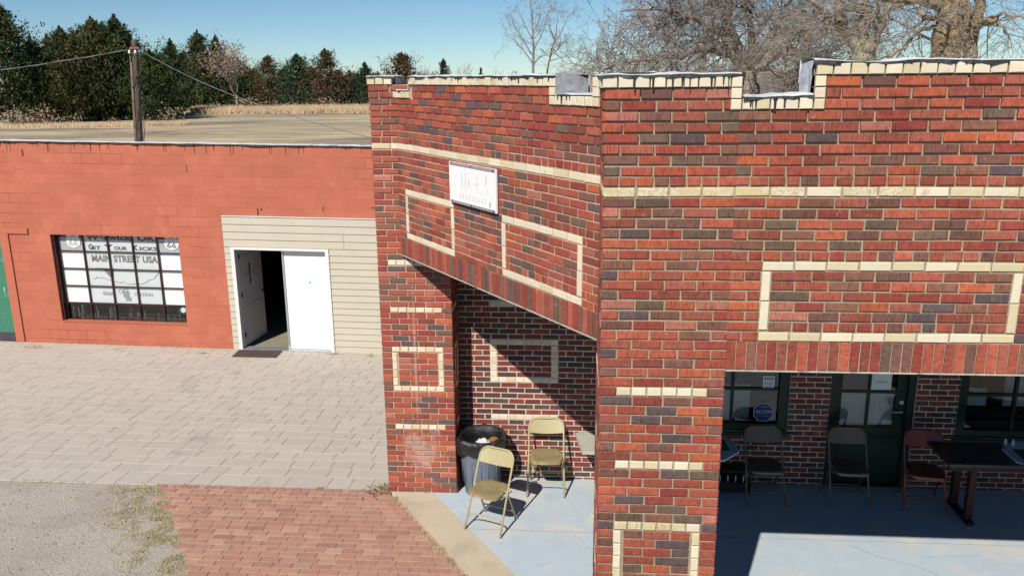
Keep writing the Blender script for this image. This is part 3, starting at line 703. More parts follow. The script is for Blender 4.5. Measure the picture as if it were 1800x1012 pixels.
lbox(mb, WN_[0], WN_[1], 0, th, WN_[3], HT); lbox(mb, WN_[0], WN_[1], 0, th, HB-.3, WN_[2]); lbox(mb, WN_[1], DO[0], 0, th, HB-.3, HT)
lbox(mb, DO[0], DO[1], 0, th, DO[3], HT); lbox(mb, DO[1], LU1, 0, th, HB-.3, HT)
def lpart(mb, name, mats, parent=None, smooth=False, label=None): return part(mb, name, mats, parent or LB, smooth, label)
lpart(mb, 'front_wall', BLOCK)
mb = MB(); lbox(mb, LU0, LU0+.2, th, 10, HB-.3, 2.2); lbox(mb, LU1-.2, LU1, th, 10, HB-.3, 2.2); lbox(mb, LU0, LU1, 10.001, 10.2, HB-.3, 2.2); lpart(mb, 'side_wall', REDP)
mb = MB(); q = [LP(LU0, th, 2.75), LP(LU1, th, 2.75), LP(LU1, 10.3, 2.25), LP(LU0, 10.3, 2.25)]; mb.face(q); mb.face([p-V3((0, 0, .12)) for p in reversed(q)]); lpart(mb, 'roof', MEMB)
mb = MB(); q = [LP(LU0+.2, th, HB-.01), LP(LU1-.2, th, HB-.01), LP(LU1-.2, 9.9, HB-.01), LP(LU0+.2, 9.9, HB-.01)]; mb.face(q, 0)
for (u0, u1) in ((-11.2, -11.1), (-7.5, -7.4), (-4.2, -4.1)): lbox(mb, u0, u1, th+.01, 6, HB, 2.5, 1)
lbox(mb, -11.09, -7.51, .75, .8, HB, 2.5, 1); lbox(mb, -7.39, -4.21, 5.0, 5.1, HB, 2.5, 1)
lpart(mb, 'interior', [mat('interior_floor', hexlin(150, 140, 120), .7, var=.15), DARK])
# parapet membrane and tar
mm = MB(); rg = random.Random(61)
A_ = LP(LU0, 0, 0); Ulb = V3((1, 0, -DIP)).normalized()
membrane(mm, A_, Ulb, NF, 0, LU1-LU0, HT+.008, .2, rg, over=.035, n=150)
lpart(mm, 'parapet_membrane', [MEMB, TAR])
dm = MB(); drips(dm, A_, Ulb, NF, 8, LU1-LU0, HT+.0, rg, 60, .001, .03, .20); drips(dm, A_, Ulb, NF, 8, LU1-LU0, HT, rg, 60, .001, .015, .05)
lpart(dm, 'tar_drips', TAR)
mb = MB()
for u, h, w_, l in ((-10.95, 3.44, .035, .14), (-4.95, 2.42, .02, .1), (-6.27, 2.36, .03, .13), (-6.2, 2.36, .04, .04), (-7.62, 3.2, .012, .16), (-3.98, 2.43, .05, .03)):
    lbox(mb, u, u+w_, -.0035, .001, h-l, h)
lpart(mb, 'rust_stain', mat('rust_stain', hexlin(112, 58, 46), .9, var=.3, vscale=20))
# trim round the green door
mb = MB(); lbox(mb, GD[1], -11.50, -.03, -.001, HB-.1, 1.742); lbox(mb, GD[0]-.1, -11.07, -.032, -.0015, 1.742+.003, 1.86); lpart(mb, 'door_trim', REDP)
mb = MB(); lbox(mb, GD[0], GD[1], .06, .10, HB+.18, GD[3]-.001); 
g = lpart(mb, 'garage_door', GDOOR)
mb = MB(); lbox(mb, GD[0], GD[1], .055, .098, HB-.1, HB+.178); lpart(mb, 'door_base', GREYD)
# window: mullion grid
mb = MB(); gx0, gx1, gy0, gy1 = -10.56, -7.95, -.085, 1.742; yd = .13
for i in range(6):
    u = gx0+(gx1-gx0)*i/5; lbox(mb, u-.012, u+.012, yd, yd+.03, gy0, gy1)
for j in range(6):
    h = gy0+(gy1-gy0)*j/5
    for i in range(5):
        u = gx0+(gx1-gx0)*i/5; lbox(mb, u+.0125, u+(gx1-gx0)/5-.0125, yd+.002, yd+.028, h-.012, h+.012)
wf = lpart(mb, 'window', MAROON)
mb = MB(); lbox(mb, gx0, gx1, yd+.031, yd+.035, gy0, gy1); lpart(mb, 'pane', GLASS, wf)
mb = MB(); lbox(mb, WN_[0]+.001, WN_[0]+.04, .05, yd+.03, WN_[2], WN_[3]); lpart(mb, 'jamb', MAROON, wf)
mb = MB(); lbox(mb, WN_[0]+.002, WN_[1]-.002, -.015, yd-.002, WN_[2]+.001, WN_[2]+.018); lpart(mb, 'sill', REDP, wf)
mb = MB(); rg = random.Random(8)
for i in range(26):
    u = rg.uniform(gx0+.05, gx1-.1); h0 = gy0+rg.uniform(.0, .08); lbox(mb, u, u+rg.uniform(.01, .05), yd+.0365, yd+.0385, h0, h0+rg.uniform(.08, .28))
lpart(mb, 'dirt_streak', mat('glass_dirt', hexlin(70, 80, 84), .9, var=.4, vscale=10), wf)
mb = MB(); lbox(mb, gx0, gx1, .5, .52, HB, .32); lpart(mb, 'dark_sheet', DARK, wf)  # dark upright sheet behind the bottom row of panes
# sheets behind the glass
yp = DB+yd+.045
def sheet(name, label, cat, u0, u1, h0, h1, m, group=None):
    o = empty(name, LP((u0+u1)/2, yd+.045, h0)); tag(o, label, cat, group)
    mb = MB(); lbox(mb, u0, u1, yd+.045, yd+.049, h0, h1); part(mb, 'sheet', m, o); return o
BANN = mat('banner_grey', hexlin(206, 212, 212), .75, var=.02)
PAPW = mat('white_backing', (.84, .84, .82), .8)
bn = sheet('window_banner', 'grey white printed banner with town name filling the middle of the gridded window', 'banner', -10.03, -8.45, .29, 1.74, BANN)
s1 = sheet('white_panel', 'plain white panel behind the left column of window panes', 'panel', -10.56, -10.04, .27, 1.66, PAPW, 'white panels in the gridded window')
s2 = sheet('white_panel', 'plain white panel behind the right column of window panes', 'panel', -8.44, -7.95, .27, 1.66, PAPW, 'white panels in the gridded window')
for s_, (ua, ub) in ((s1, (-10.559, -10.041)), (s2, (-8.439, -7.951))):
    mb = MB(); lbox(mb, ua, ub, yd+.041, yd+.0445, 1.38, 1.66); part(mb, 'grey_strip', mat('strip_grey', hexlin(176, 178, 182), .8), s_)
def btext(body, u0, u1, h0, h1, m, par, bold=0, d=.040):
    o = textmesh('lettering', body, m, u1-u0, h1-h0, bold=bold); p = LP(u0, yd+d, h0)
    o.parent = par; o.location = p-par.location; o.rotation_euler = (0, math.atan(DIP), 0); return o
btext('Warwick, OK', -9.98, -8.50, 1.59, 1.735, INK, bn, .05)
for b_, u0, u1, h in (('G', -9.945, -9.86, .11), ('ET', -9.86, -9.69, .075), ('Y', -9.62, -9.43, .11), ('OUR', -9.40, -9.13, .075), ('K', -9.02, -8.88, .11), ('ICKS', -8.86, -8.49, .08)):
    btext(b_, u0, u1, 1.415, 1.415+h, INK, bn, .03)
btext('MAIN STREET USA', -9.91, -8.51, 1.160, 1.305, INKG, bn, .045)
btext('SEABA', -9.77, -9.53, .455, .53, INKM, bn, .02); btext('STATION', -9.09, -8.70, .45, .525, INKM, bn, .02)
mb = MB(); pts = [(-9.93, .803), (-9.88, .80), (-9.85, .838), (-9.79, .815), (-9.72, .825), (-9.65, .80), (-9.52, .762), (-9.42, .74), (-9.344, .725), (-9.30, .76), (-9.24, .715), (-9.167, .705), (-9.0, .715), (-8.894, .712), (-8.80, .76), (-8.726, .813), (-8.65, .82), (-8.582, .895), (-8.53, .95), (-8.51, 1.03), (-8.457, 1.098)]
for a, b in zip(pts, pts[1:]):
    A_, B_ = LP(a[0], yd+.041, a[1]), LP(b[0], yd+.041, b[1]); mb.tube([A_, B_], .006, 5)
part(mb, 'route_line', INKM, bn)
mb = MB(); q = [LP(-9.88, yd+.042, 1.03), LP(-9.70, yd+.042, 1.0), LP(-9.56, yd+.042, .83), LP(-9.49, yd+.042, .83), LP(-9.46, yd+.042, 1.03)]; mb.face(q)
part(mb, 'banner_picture', INKG, bn)
mb = MB()   # small old engine emblem: cylinder block, flywheel, pipes
for a, b, c_, d in ((-9.29, -9.20, .37, .55), (-9.33, -9.30, .42, .58), (-9.19, -9.17, .36, .42), (-9.30, -9.17, .345, .36)): lbox(mb, a, b, yd+.039, yd+.042, c_, d)
mb.tube([LP(-9.385+.04*math.cos(t*.524), yd+.041, .54+.04*math.sin(t*.524)) for t in range(13)], .006, 5); mb.tube([LP(-9.27+.04*math.cos(t*.524), yd+.041, .57+.03*math.sin(t*.524)) for t in range(13)], .007, 5)
part(mb, 'engine_emblem', INKM, bn)
def shield(cu, ct, state, ink, label):
    o = empty('route_shield', LP(cu, yd+.04, ct-.29)); tag(o, label, 'sign', 'route shields in the gridded window')
    prof = [(0, 0), (.035, -.004), (.075, .012), (.10, .0), (.13, .03), (.125, .07), (.145, .12), (.15, .17), (.13, .235), (.08, .27), (.0, .295)]
    out = [(x, -z) for x, z in prof]; full = out+[(-x, z) for x, z in reversed(out[1:-1])]
    mb = MB(); f = [LP(cu+x, yd+.030, ct+z) for x, z in full]; bk = [LP(cu+x, yd+.036, ct+z) for x, z in full]
    mb.face(list(reversed(f))); [mb.face([f[i], f[(i+1) % len(f)], bk[(i+1) % len(f)], bk[i]]) for i in range(len(f))]
    part(mb, 'shield_plate', WHITE, o)
    mb = MB(); full2 = [LP(cu+x*1.07, yd+.0365, ct+.008+z*1.05) for x, z in full]; mb.face(list(reversed(full2))); part(mb, 'shield_border', INKG, o)
    btext(state, cu-.06, cu+.06, ct-.055, ct-.03, ink, o, 0, .027)
    mb = MB(); lbox(mb, cu-.12, cu+.12, yd+.0265, yd+.0295, ct-.075, ct-.068); part(mb, 'divider', ink, o)
    btext('U S', cu-.06, cu+.06, ct-.13, ct-.09, ink, o, 0, .027)
    btext('66', cu-.10, cu+.10, ct-.25, ct-.14, ink, o, .03, .027)
shield(-10.25, 1.735, 'TEXAS', mat('shield_ink_pale', (.42, .42, .42), .8), 'white route 66 shield with faint pale numbers at the upper left of the window')
shield(-8.175, 1.735, 'ILLINOIS', mat('shield_ink', (.2, .2, .2), .8), 'white route 66 shield with clear grey numbers at the upper right of the window')
so_ = empty('round_sticker', LP(-8.08, yd+.028, .12)); tag(so_, 'round pale blue sticker at the lower right corner of the gridded window', 'sticker')
mb = MB(); c0 = LP(-8.08, yd+.029, .183); mb.face([c0+V3((.06*math.cos(t*.3927), 0, .06*math.sin(t*.3927))) for t in range(16)]); part(mb, 'disc', PALE, so_)
mb = MB(); mb.tube([c0+V3((.05*math.cos(t*.3927), -.002, .05*math.sin(t*.3927))) for t in range(17)], .004, 5); part(mb, 'ring', BLUEST, so_)

# siding panel with laps
mb = MB(); S0, S1, SH = -7.0, LU1, 2.19; n = 20; lap = (SH-HB)/n
laps = [HB+(DO[3]+.004-HB)*i/16 for i in range(17)]; laps += [laps[-1]+(SH-laps[-1])*i/4 for i in range(1, 5)]
for i in range(20):
    h0 = laps[i]+.002; h1 = laps[i+1]-.001
    if i < 16: spans = [(S0, DO[0]-.005), (DO[1]+.005, S1)]
    elif i < 18: spans = [(S0, -4.57), (-4.565, S1)]
    else: spans = [(S0, S1)]
    for a, b in spans:
        q = [LP(a, -.030, h0), LP(b, -.030, h0), LP(b, -.014, h1), LP(a, -.014, h1)]
        bk = [LP(a, .001-.004, h0), LP(b, -.003, h0), LP(b, -.003, h1), LP(a, -.003, h1)]
        mb.face(q)
        for k in range(4): mb.face([q[k], bk[k], bk[(k+1) % 4], q[(k+1) % 4]])
lpart(mb, 'siding', SIDING)
mb = MB(); lbox(mb, S0, S1, -.034, -.002, SH+.003, SH+.016); lpart(mb, 'siding_cap', WHITE2)
# door frame and leaves
mb = MB(); fw_ = .07
lbox(mb, DO[0], DO[0]+fw_, -.045, .12, HB, DO[3]); lbox(mb, DO[1]-fw_, DO[1], -.045, .12, HB, DO[3]); lbox(mb, DO[0]+fw_, DO[1]-fw_, -.045, .12, DO[3]-fw_*.7, DO[3])
lpart(mb, 'door_frame', WHITE2)
mb = MB(); lbox(mb, DO[0]+fw_, DO[1]-fw_, -.05, .16, HB-.02, HB+.02); lpart(mb, 'threshold', ALU)
dm_ = -5.84
mb = MB(); lbox(mb, dm_, DO[1]-fw_-.004, .09, .135, HB+.025, DO[3]-.055)
dl = lpart(mb, 'door_leaf', WHITE, label='closed white right door leaf')
mb = MB()
for (a, b, c_, d) in ((.1, .40, .12, .85), (.5, .80, .12, .85), (.1, .40, .95, 1.5), (.5, .80, .95, 1.5), (.1, .40, 1.6, 1.9), (.5, .80, 1.6, 1.9)):
    lbox(mb, dm_+a, dm_+b, .086, .0895, HB+c_, HB+d)
lpart(mb, 'raised_panel', WHITE, dl)
mb = MB(); lbox(mb, -5.365, -5.315, .083, .0855, .84, .89); lpart(mb, 'blue_sticker', BLUEST, dl)
mb = MB(); lbox(mb, dm_-.035, dm_, .07, .14, HB+.025, DO[3]-.055); lpart(mb, 'astragal', ALU, dl)
# open leaf swung in
hx, hd_ = DO[0]+fw_+.01, .13
th_ = R(84); U_ = V3((math.cos(th_), math.sin(th_), 0)); N_ = V3((math.sin(th_), -math.cos(th_), 0))
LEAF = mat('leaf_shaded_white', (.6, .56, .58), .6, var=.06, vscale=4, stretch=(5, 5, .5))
mb = MB(); P0 = LP(hx, hd_, 0); T = Matrix.Translation(P0) @ Matrix((U_, -N_, V3((0, 0, 1)))).transposed().to_4x4()
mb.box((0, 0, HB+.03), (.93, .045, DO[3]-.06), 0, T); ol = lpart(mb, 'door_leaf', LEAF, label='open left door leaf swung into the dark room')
mb = MB()
for (a, b, c_, d) in ((.1, .42, .12, .85), (.5, .82, .12, .85), (.1, .42, .95, 1.5), (.5, .82, .95, 1.5), (.1, .42, 1.6, 1.9), (.5, .82, 1.6, 1.9)):
    mb.box((a, -.008, HB+c_), (b, -.0005, HB+d), 0, T)
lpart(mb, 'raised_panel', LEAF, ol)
mb = MB(); mb.box((.85, -.045, .42), (.88, -.0005, .46), 0, T); mb.tube([T @ V3((.865, -.04, .44)), T @ V3((.78, -.045, .44))], .01, 8); lpart(mb, 'handle', BLACKM, ol); mb = MB(); mb.box((.36, -.012, .72), (.40, -.0085, 1.15), 0, T)
lpart(mb, 'push_plate', BLACKM, ol)
mb = MB()
for h in (-.35, .5, 1.3): mb = MB(); mb.box((-.012, -.012, h), (.02, .0, h+.1), 0, T); lpart(mb, 'hinge', BLACKM, ol)

# ================================================================== GROUND
def gh(x, y):
    """height of the ground"""
    zb_ = gz_lb(max(-22, min(-2, x)))
    if y <= 9.1: return -.05
    if y <= DB: return -.05+(zb_+.05)*(y-9.1)/(DB-9.1)
    if y <= 24: return zb_+(-1-zb_)*(y-DB)/(24-DB)
    return -1.0
def sheetgrid(name, xs, ys, m, off=0, kind='structure', fn=None):
    mb = MB(); nx, ny = len(xs), len(ys)
    mb.v = [(x, y, (fn or gh)(x, y)+off) for y in ys for x in xs]
    for j in range(ny-1):
        for i in range(nx-1):
            a = j*nx+i; mb.f.append((a, a+1, a+nx+1, a+nx)); mb.m.append(0); mb.c.append((1, 1, 1)); mb.uv.append([(0, 0)]*4)
    o = mb.build(name, m); tag(o, kind=kind); return o
def ground_mat():
    m = mat('dry_lawn', hexlin(188, 170, 138), .95, var=.2, vscale=.5, var2=hexlin(138, 124, 106), v2scale=.09, v2lo=.42, v2hi=.60, var3=hexlin(196, 178, 142), v3scale=.5, v3lo=.5, v3hi=.75, bump=.5, bscale=3, bdist=.1, stretch=(.35, 1, 1))
    return m
GR = ground_mat()
xs = [-3000, -800, -300, -150, -60, -30, -24, -22, -16, -12, -8, -5, -2, 2, 8, 14, 24, 40, 90, 200, 600, 3000]
ys = [-600, -100, -30, -10, 0, 4, 7, 9.1, 11, 13, DB, 18, 24, 40, 70, 100, 130, 170, 250, 600, 2000, 5000]
sheetgrid('ground', xs, ys, GR, -.03)
GRAV = mat('gravel', hexlin(186, 176, 162), .95, var=.14, vscale=22, var2=hexlin(170, 158, 142), v2scale=1.1, v2lo=.45, v2hi=.7, bump=1, bscale=45, bdist=.02)
xs = [-30, -16, -12, -8, -6, -4, -2, 2, 6, 12, 20]
sheetgrid('gravel_lot', xs, [4.3, 5, 6, 7, 8, 9.099], GRAV, -.008)
# paver terrace
PAVB = mat('paver_joint', hexlin(172, 162, 146), .95, var=.2, vscale=8)
sheetgrid('terrace_bed', [-22, -18, -14, -11, -8, -5, -3, -2.21], [9.1, 10, 11, 12, 13, 14, 15, DB-.001], PAVB, -.004)
PAV = mat('paver_concrete', attr=True, rough=.9, spec=.2, var=.06, vscale=7, bump=.25, bscale=60, bdist=.003, var2=hexlin(152, 144, 132), v2scale=.8, v2lo=.60, v2hi=.80)
mb = MB(); rg = random.Random(71); ph = .30; j = 0; y = 9.06
while y < DB-.02:
    y1 = min(y+ph*(.93 if j else 1.25), DB-.004); x = -21-rg.random()*.3 if j % 2 else -21.15
    while x < -2.24:
        w_ = rg.choice((.27, .27, .27, .40, .54)) if x > -9 else rg.choice((.54, .4, .8)); xe = min(x+w_, -2.235)
        if xe-x > .05:
            g_ = .0016; kq = rg.uniform(.95, 1.03); c = tuple(v*kq for v in hexlin(196, 186, 172)); t = .0025+rg.uniform(-.001, .001); sl_ = rg.uniform(-.0008, .0008)
            P = lambda a, b, h=0: V3((a, b, gh(a, max(9.101, b))+h))
            a, b, c0_, d = x+g_, xe-g_, y+g_, y1-g_; e = .003
            top = [P(a+e, c0_+e, t), P(b-e, c0_+e, t+sl_), P(b-e, d-e, t+sl_), P(a+e, d-e, t)]; bot = [P(a, c0_, -.003), P(b, c0_, -.003), P(b, d, -.003), P(a, d, -.003)]
            mb.face(top, 0, c)
            for i in range(4): mb.face([bot[i], bot[(i+1) % 4], top[(i+1) % 4], top[i]], 0, c)
        x += w_
    y = y1; j += 1
tag(mb.build('paver_terrace', PAV), kind='structure')
# brick driveway
DRB = mat('drive_joint', hexlin(182, 148, 126), .95, var=.2, vscale=10)
EDGE = lambda y, off=0: -2.12+(8.949-y)*.6735+off       # outer edge of the concrete apron
def lx(y): return -5.08+(9.11-y)*.66
mb = MB()
for i in range(10):
    y0_, y1_ = 9.095-i*.45, 9.095-(i+1)*.45
    mb.face([(lx(y0_)-.05, y0_, -.052), (lx(y1_)-.05, y1_, -.052), (EDGE(y1_), y1_, -.052), (EDGE(y0_), y0_, -.052)])
tag(mb.build('driveway_bed', DRB), kind='structure')
PALG0 = 0
PALG = [(hexlin(172, 128, 110), 6), (hexlin(170, 120, 106), 4), (hexlin(178, 134, 114), 4), (hexlin(154, 112, 98), 1), (hexlin(182, 146, 126), 2), (hexlin(146, 118, 106), .3)]
DRV = mat('drive_brick', attr=True, rough=.9, spec=.2, var=.12, vscale=10, bump=.4, bscale=50, bdist=.004, var2=hexlin(205, 180, 160), v2scale=2.4, v2lo=.66, v2hi=.78)
mb = MB(); rg = random.Random(72); y = 9.085; j = 0
while y > 4.45:
    rh = .100; x = lx(y)+rg.uniform(-.06, .1)-(.1 if j % 2 else 0); ex = EDGE(y)-.02
    while x < ex:
        w_ = .205 if j else .1; xe = min(x+w_, ex)
        if xe-x > .03:
            kk_ = rg.uniform(.96, 1.04); cc_ = pick(rg, PALG); c = tuple(.55*v*kk_+.45*q for v, q in zip(cc_, hexlin(178, 132, 118))); t = rg.uniform(-.0015, .0015); e = .004; g_ = .002; y0_ = y-rh
            wv = .006*noise.noise((x, y, 0)); top = [V3((x+g_+e, y0_+g_+e+wv, -.045+t)), V3((xe-g_-e, y0_+g_+e+wv, -.045+t+rg.uniform(-.001, .001))), V3((xe-g_-e, y-g_-e+wv, -.045+t)), V3((x+g_+e, y-g_-e+wv, -.045+t))]
            bot = [V3((x+g_, y0_+g_+wv, -.053)), V3((xe-g_, y0_+g_+wv, -.053)), V3((xe-g_, y-g_+wv, -.053)), V3((x+g_, y-g_+wv, -.053))]
            mb.face(top, 0, c)
            for i in range(4): mb.face([bot[i], bot[(i+1) % 4], top[(i+1) % 4], top[i]], 0, c)
        x += w_
    y -= rh; j += 1
tag(mb.build('brick_driveway', DRV), kind='structure')
# apron and porch floor
APR = mat('apron_concrete', hexlin(196, 182, 156), .9, var=.07, vscale=3, bump=.3, bscale=50, bdist=.003, var2=hexlin(176, 164, 142), v2scale=1.3)
mb = MB(); mb.prism([(-2.2, 8.97), (EDGE(8.949), 8.945), (EDGE(4.9), 4.9), (5.4, 4.9), (8.2, 8.95), (8.2, 9.3), (-2.2, 9.3)], -.3, -.004); tag(mb.build('concrete_apron', APR), kind='structure')
BLUE = mat('blue_floor_paint', hexlin(184, 196, 204), .6, spec=.3, var=.07, vscale=3, bump=.2, bscale=40, bdist=.003, var2=hexlin(206, 198, 184), v2scale=1.5, v2lo=.48, v2hi=.74, var3=hexlin(206, 214, 216), v3scale=5, v3lo=.62, v3hi=.75)
mb = MB(); e2 = lambda y: EDGE(y, .46)
jt_ = 8.18
mb.face([(-1.69, 9.42, 0), (e2(8.97), 8.97, 0), (e2(jt_+.004), jt_+.004, 0), (8.0, jt_+.004, 0), (8.0, 9.42, 0)])
mb.face([(e2(jt_-.004), jt_-.004, 0), (e2(5.0), 5.0, 0), (5.0, 5.0, 0), (7.3, 8.0, 0), (8.0, jt_-.004, 0)])
tag(mb.build('porch_floor', BLUE), kind='structure')
mb = MB(); rg = random.Random(77)
for (x, y, dx, dy, n_) in ((-1.35, 8.85, .03, -.045, 9), (.0, 8.15, .03, -.05, 9), (-.35, 9.0, .05, -.02, 7), (-.2, 7.6, -.04, -.03, 12), (2.9, 8.1, .05, -.04, 14), (3.6, 7.9, .06, .01, 9)):
    for i in range(n_):
        x2, y2 = x+dx*rg.uniform(.6, 1.4)+rg.gauss(0, .012), y+dy*rg.uniform(.6, 1.4)+rg.gauss(0, .012); w_ = rg.uniform(.0015, .0035)
        mb.face([(x-w_, y-w_, .003), (x2-w_, y2-w_, .003), (x2+w_, y2+w_, .003), (x+w_, y+w_, .003)]); x, y = x2, y2
tag(mb.build('floor_cracks', mat('crack', hexlin(164, 172, 176), .9)), kind='structure')
mb = MB(); mb.face([(-300, -16, -.045), (300, -16, -.045), (300, 4.3, -.045), (-300, 4.3, -.045)]); tag(mb.build('unseen_road', mat('asphalt', (.055, .054, .052), .95, var=.2, vscale=20, bump=.6, bscale=60)), kind='structure')  # unseen asphalt, added and brought close to cut bounce into the porch
# pale track across the field
mb = MB()
for i in range(30):
    x0_, x1_ = -160+i*11, -149+i*11; f = lambda x: 118+.07*(x+90)+1.2*noise.noise((x*.05, 0, 0)); ww = .9
    mb.face([(x0_, f(x0_), -1.02), (x1_, f(x1_), -1.02), (x1_, f(x1_)+ww*2, -1.02), (x0_, f(x0_)+ww*2, -1.02)])
tag(mb.build('field_track', mat('track_dust', hexlin(196, 186, 166), .95)), kind='structure')

# ================================================================== THINGS ON THE PORCH
def arc(cx, cz, r, a0, a1, n, y): return [(cx+r*math.cos(a0+(a1-a0)*i/n), y, cz+r*math.sin(a0+(a1-a0)*i/n)) for i in range(n+1)]
def folding_chair(loc, rz, label, m1, m2, group):
    t = empty('folding_chair', loc, rz); tag(t, label, 'chair', group)
    yz = lambda z: -.225+.40*(z/.84)
    mb = MB(); hw = .208; r = .10
    pts = [(-hw-.012, yz(.0), .012), (-hw, yz(.42), .42), (-hw, yz(.62), .62)]
    for i in range(9):
        a = math.pi-math.pi/2*i/8; z = .735+r*math.sin(a); pts.append((-hw+r+r*math.cos(a), yz(z), z))
    pts += [(-x, y, z) for x, y, z in reversed(pts)]
    mb.tube(pts, .0115, 8); mb.build('front_frame', m1, t, True)
    for s in (-1, 1):
        mb = MB(); mb.tube([(s*.196, .205, .012), (s*.190, .02, .40), (s*.187, -.03, .455)], .0105, 8); mb.build('rear_leg', m1, t, True)
        mb = MB(); mb.tube([(s*(hw+.012), yz(0)-.001, 0), (s*(hw+.012), yz(.03), .035)], .0145, 8); mb.build('rubber_foot', RUBBER, t, True)
        mb = MB(); mb.tube([(s*.196, .207, 0), (s*.1955, .19, .035)], .0145, 8); mb.build('rubber_foot', RUBBER, t, True)
        mb = MB(); mb.tube([(s*.200, -.15, .415), (s*.2, .10, .40)], .006, 6); mb.build('side_bar', m1, t, True)
    mb = MB(); z = .16; mb.tube([(-hw, yz(.13), .13), (-.17, yz(z), .155), (-.08, yz(z)-.004, .17), (.08, yz(z)-.004, .17), (.17, yz(z), .155), (hw, yz(.13), .13)], .008, 6); mb.build('stretcher', m1, t, True)
    mb = MB(); mb.tube([(-.194, .15, .13), (.194, .15, .13)], .008, 6); mb.build('stretcher', m1, t, True)
    # seat pan: rounded, dished, thin edge rolled down
    mb = MB(); n = 10; G = []
    def se(u, v, k):      # superellipse map of the square
        rr = max(abs(u), abs(v)); 
        if rr < 1e-6: return 0, 0
        a = math.atan2(v, u); p = 5.0; q = (abs(math.cos(a))**p+abs(math.sin(a))**p)**(-1/p); return rr*q*math.cos(a), rr*q*math.sin(a)
    for i in range(n+1):
        row = []
        for j in range(n+1):
            u, v = -1+2*i/n, -1+2*j/n; x, y = se(u, v, 0); rr = max(abs(u), abs(v)); wdt = .190-.012*(y+1)/2
            dz = -.012*max(0, 1-(x*x+(y*.9)**2)*1.3)+(.0 if rr < .99 else -.008)
            row.append((x*wdt, -.045+y*.185, .462+dz-.012*max(0, -y-.6)))
        G.append(row)
    for i in range(n):
        for j in range(n): mb.face([G[i][j], G[i+1][j], G[i+1][j+1], G[i][j+1]])
    rim = [G[i][0] for i in range(n)]+[G[n][j] for j in range(n)]+[G[i][n] for i in range(n, 0, -1)]+[G[0][j] for j in range(n, 0, -1)]
    low = [(x*1.012, (y+.045)*1.012-.045, z-.030) for x, y, z in rim]; low2 = [(x*.95, (y+.045)*.95-.045, z-.034) for x, y, z in rim]
    m = len(rim)
    for i in range(m):
        k = (i+1) % m; mb.face([low[i], low[k], rim[k], rim[i]]); mb.face([low2[i], low2[k], low[k], low[i]])
    mb.face(list(reversed(low2))); o = mb.build('seat', m2, t, True)
    # back panel, curved between the uprights, fitted under the arch
    mb = MB(); nx = 14; zs = 6; F = []
    for i in range(nx+1):
        u = -1+2*i/nx; x = u*(hw-.004); top = .735+math.sqrt(max(0, r*r-max(0, abs(x)-(hw-r))**2))-.006; bot = .648-.022*math.cos(u*math.pi/2)+.03
        row = []
        for j in range(zs+1):
            z = bot+(top-bot)*j/zs; row.append((x, yz(z)+.035*(1-u*u)*(1-.5*j/zs)-.004, z))
        F.append(row)
    for i in range(nx):
        for j in range(zs):
            mb.face([F[i][j], F[i+1][j], F[i+1][j+1], F[i][j+1]])
            b = [tuple(V3(p)+V3((0, .006, 0))) for p in (F[i][j], F[i][j+1], F[i+1][j+1], F[i+1][j])]; mb.face(b)
        for jj in (0, zs):
            a, b = F[i][jj], F[i+1][jj]; mb.face([a, b, (b[0], b[1]+.006, b[2]), (a[0], a[1]+.006, a[2])])
    mb.build('backrest', m1, t, True)
    return t
KHAKI3 = mat('khaki_metal_shaded', hexlin(98, 88, 72), .42, spec=.5, var=.1)  # same khaki chairs, base colour darkened to deepen the porch shade
GC = 'metal folding chairs on the porch'
folding_chair((-.905, 8.30, 0), R(-22.7), 'khaki metal folding chair standing askew in the sun in front of the rubbish can', KHAKI, KHAKI2, GC)
folding_chair((-.334, 9.16, 0), R(1), 'khaki metal folding chair in the sun facing out against the brick back wall', KHAKI, KHAKI2, GC)
folding_chair((2.19, 9.05, 0), R(2), 'khaki folding chair coloured darker for the deep shade under the window with the alarm sticker', KHAKI3, KHAKI3, GC)
folding_chair((3.14, 9.06, 0), R(-1), 'khaki folding chair coloured darker for the deep shade in front of the green door', KHAKI3, KHAKI3, GC)
folding_chair((3.97, 9.02, 0), R(-8), 'red folding chair in the shade beside the dark table', REDM, REDM, GC)

# rubbish can
cx, cy = -1.10, 9.07
t = empty('trash_can', (cx, cy, 0)); tag(t, 'grey plastic rubbish can lined with a shiny black bag by the corner pillar', 'rubbish can')
mb = MB(); prof = [(.001, 0), (.195, 0), (.203, .012), (.222, .30), (.240, .60), (.252, .66), (.262, .665), (.262, .69), (.240, .69), (.232, .6), (.205, .05), (.001, .04)]
mb.lathe(prof, 40); mb.build('bin_body', CAN, t, True)
for a in (-100, -50, 10, 80, 140, 200):
    mb = MB(); A = R(a)
    for s_ in (-1, 1):
        q = A+s_*.25; mb.tube([(.2225*math.cos(q), .2225*math.sin(q), .13), (.236*math.cos(q), .236*math.sin(q), .44)], .004, 5)
    pts = [((.237)*math.cos(A+k*.05), (.237)*math.sin(A+k*.05), .44) for k in range(-5, 6)]; mb.tube(pts, .004, 5)
    mb.build('rib', CAN, t, True)
mb = MB(); rg = random.Random(81); n = 96; P = [(.03, .34, .1), (.16, .36, .1), (.205, .50, .35), (.225, .62, .5), (.248, .70, .5), (.262, .735, .5), (.285, .725, .8), (.293, .68, 1.0), (.290, .62, 1.2), (.280, .565, 1.3), (.272, .52, 1.4)]
ph_ = [rg.uniform(0, 6.28) for _ in range(12)]
base = len(mb.v)
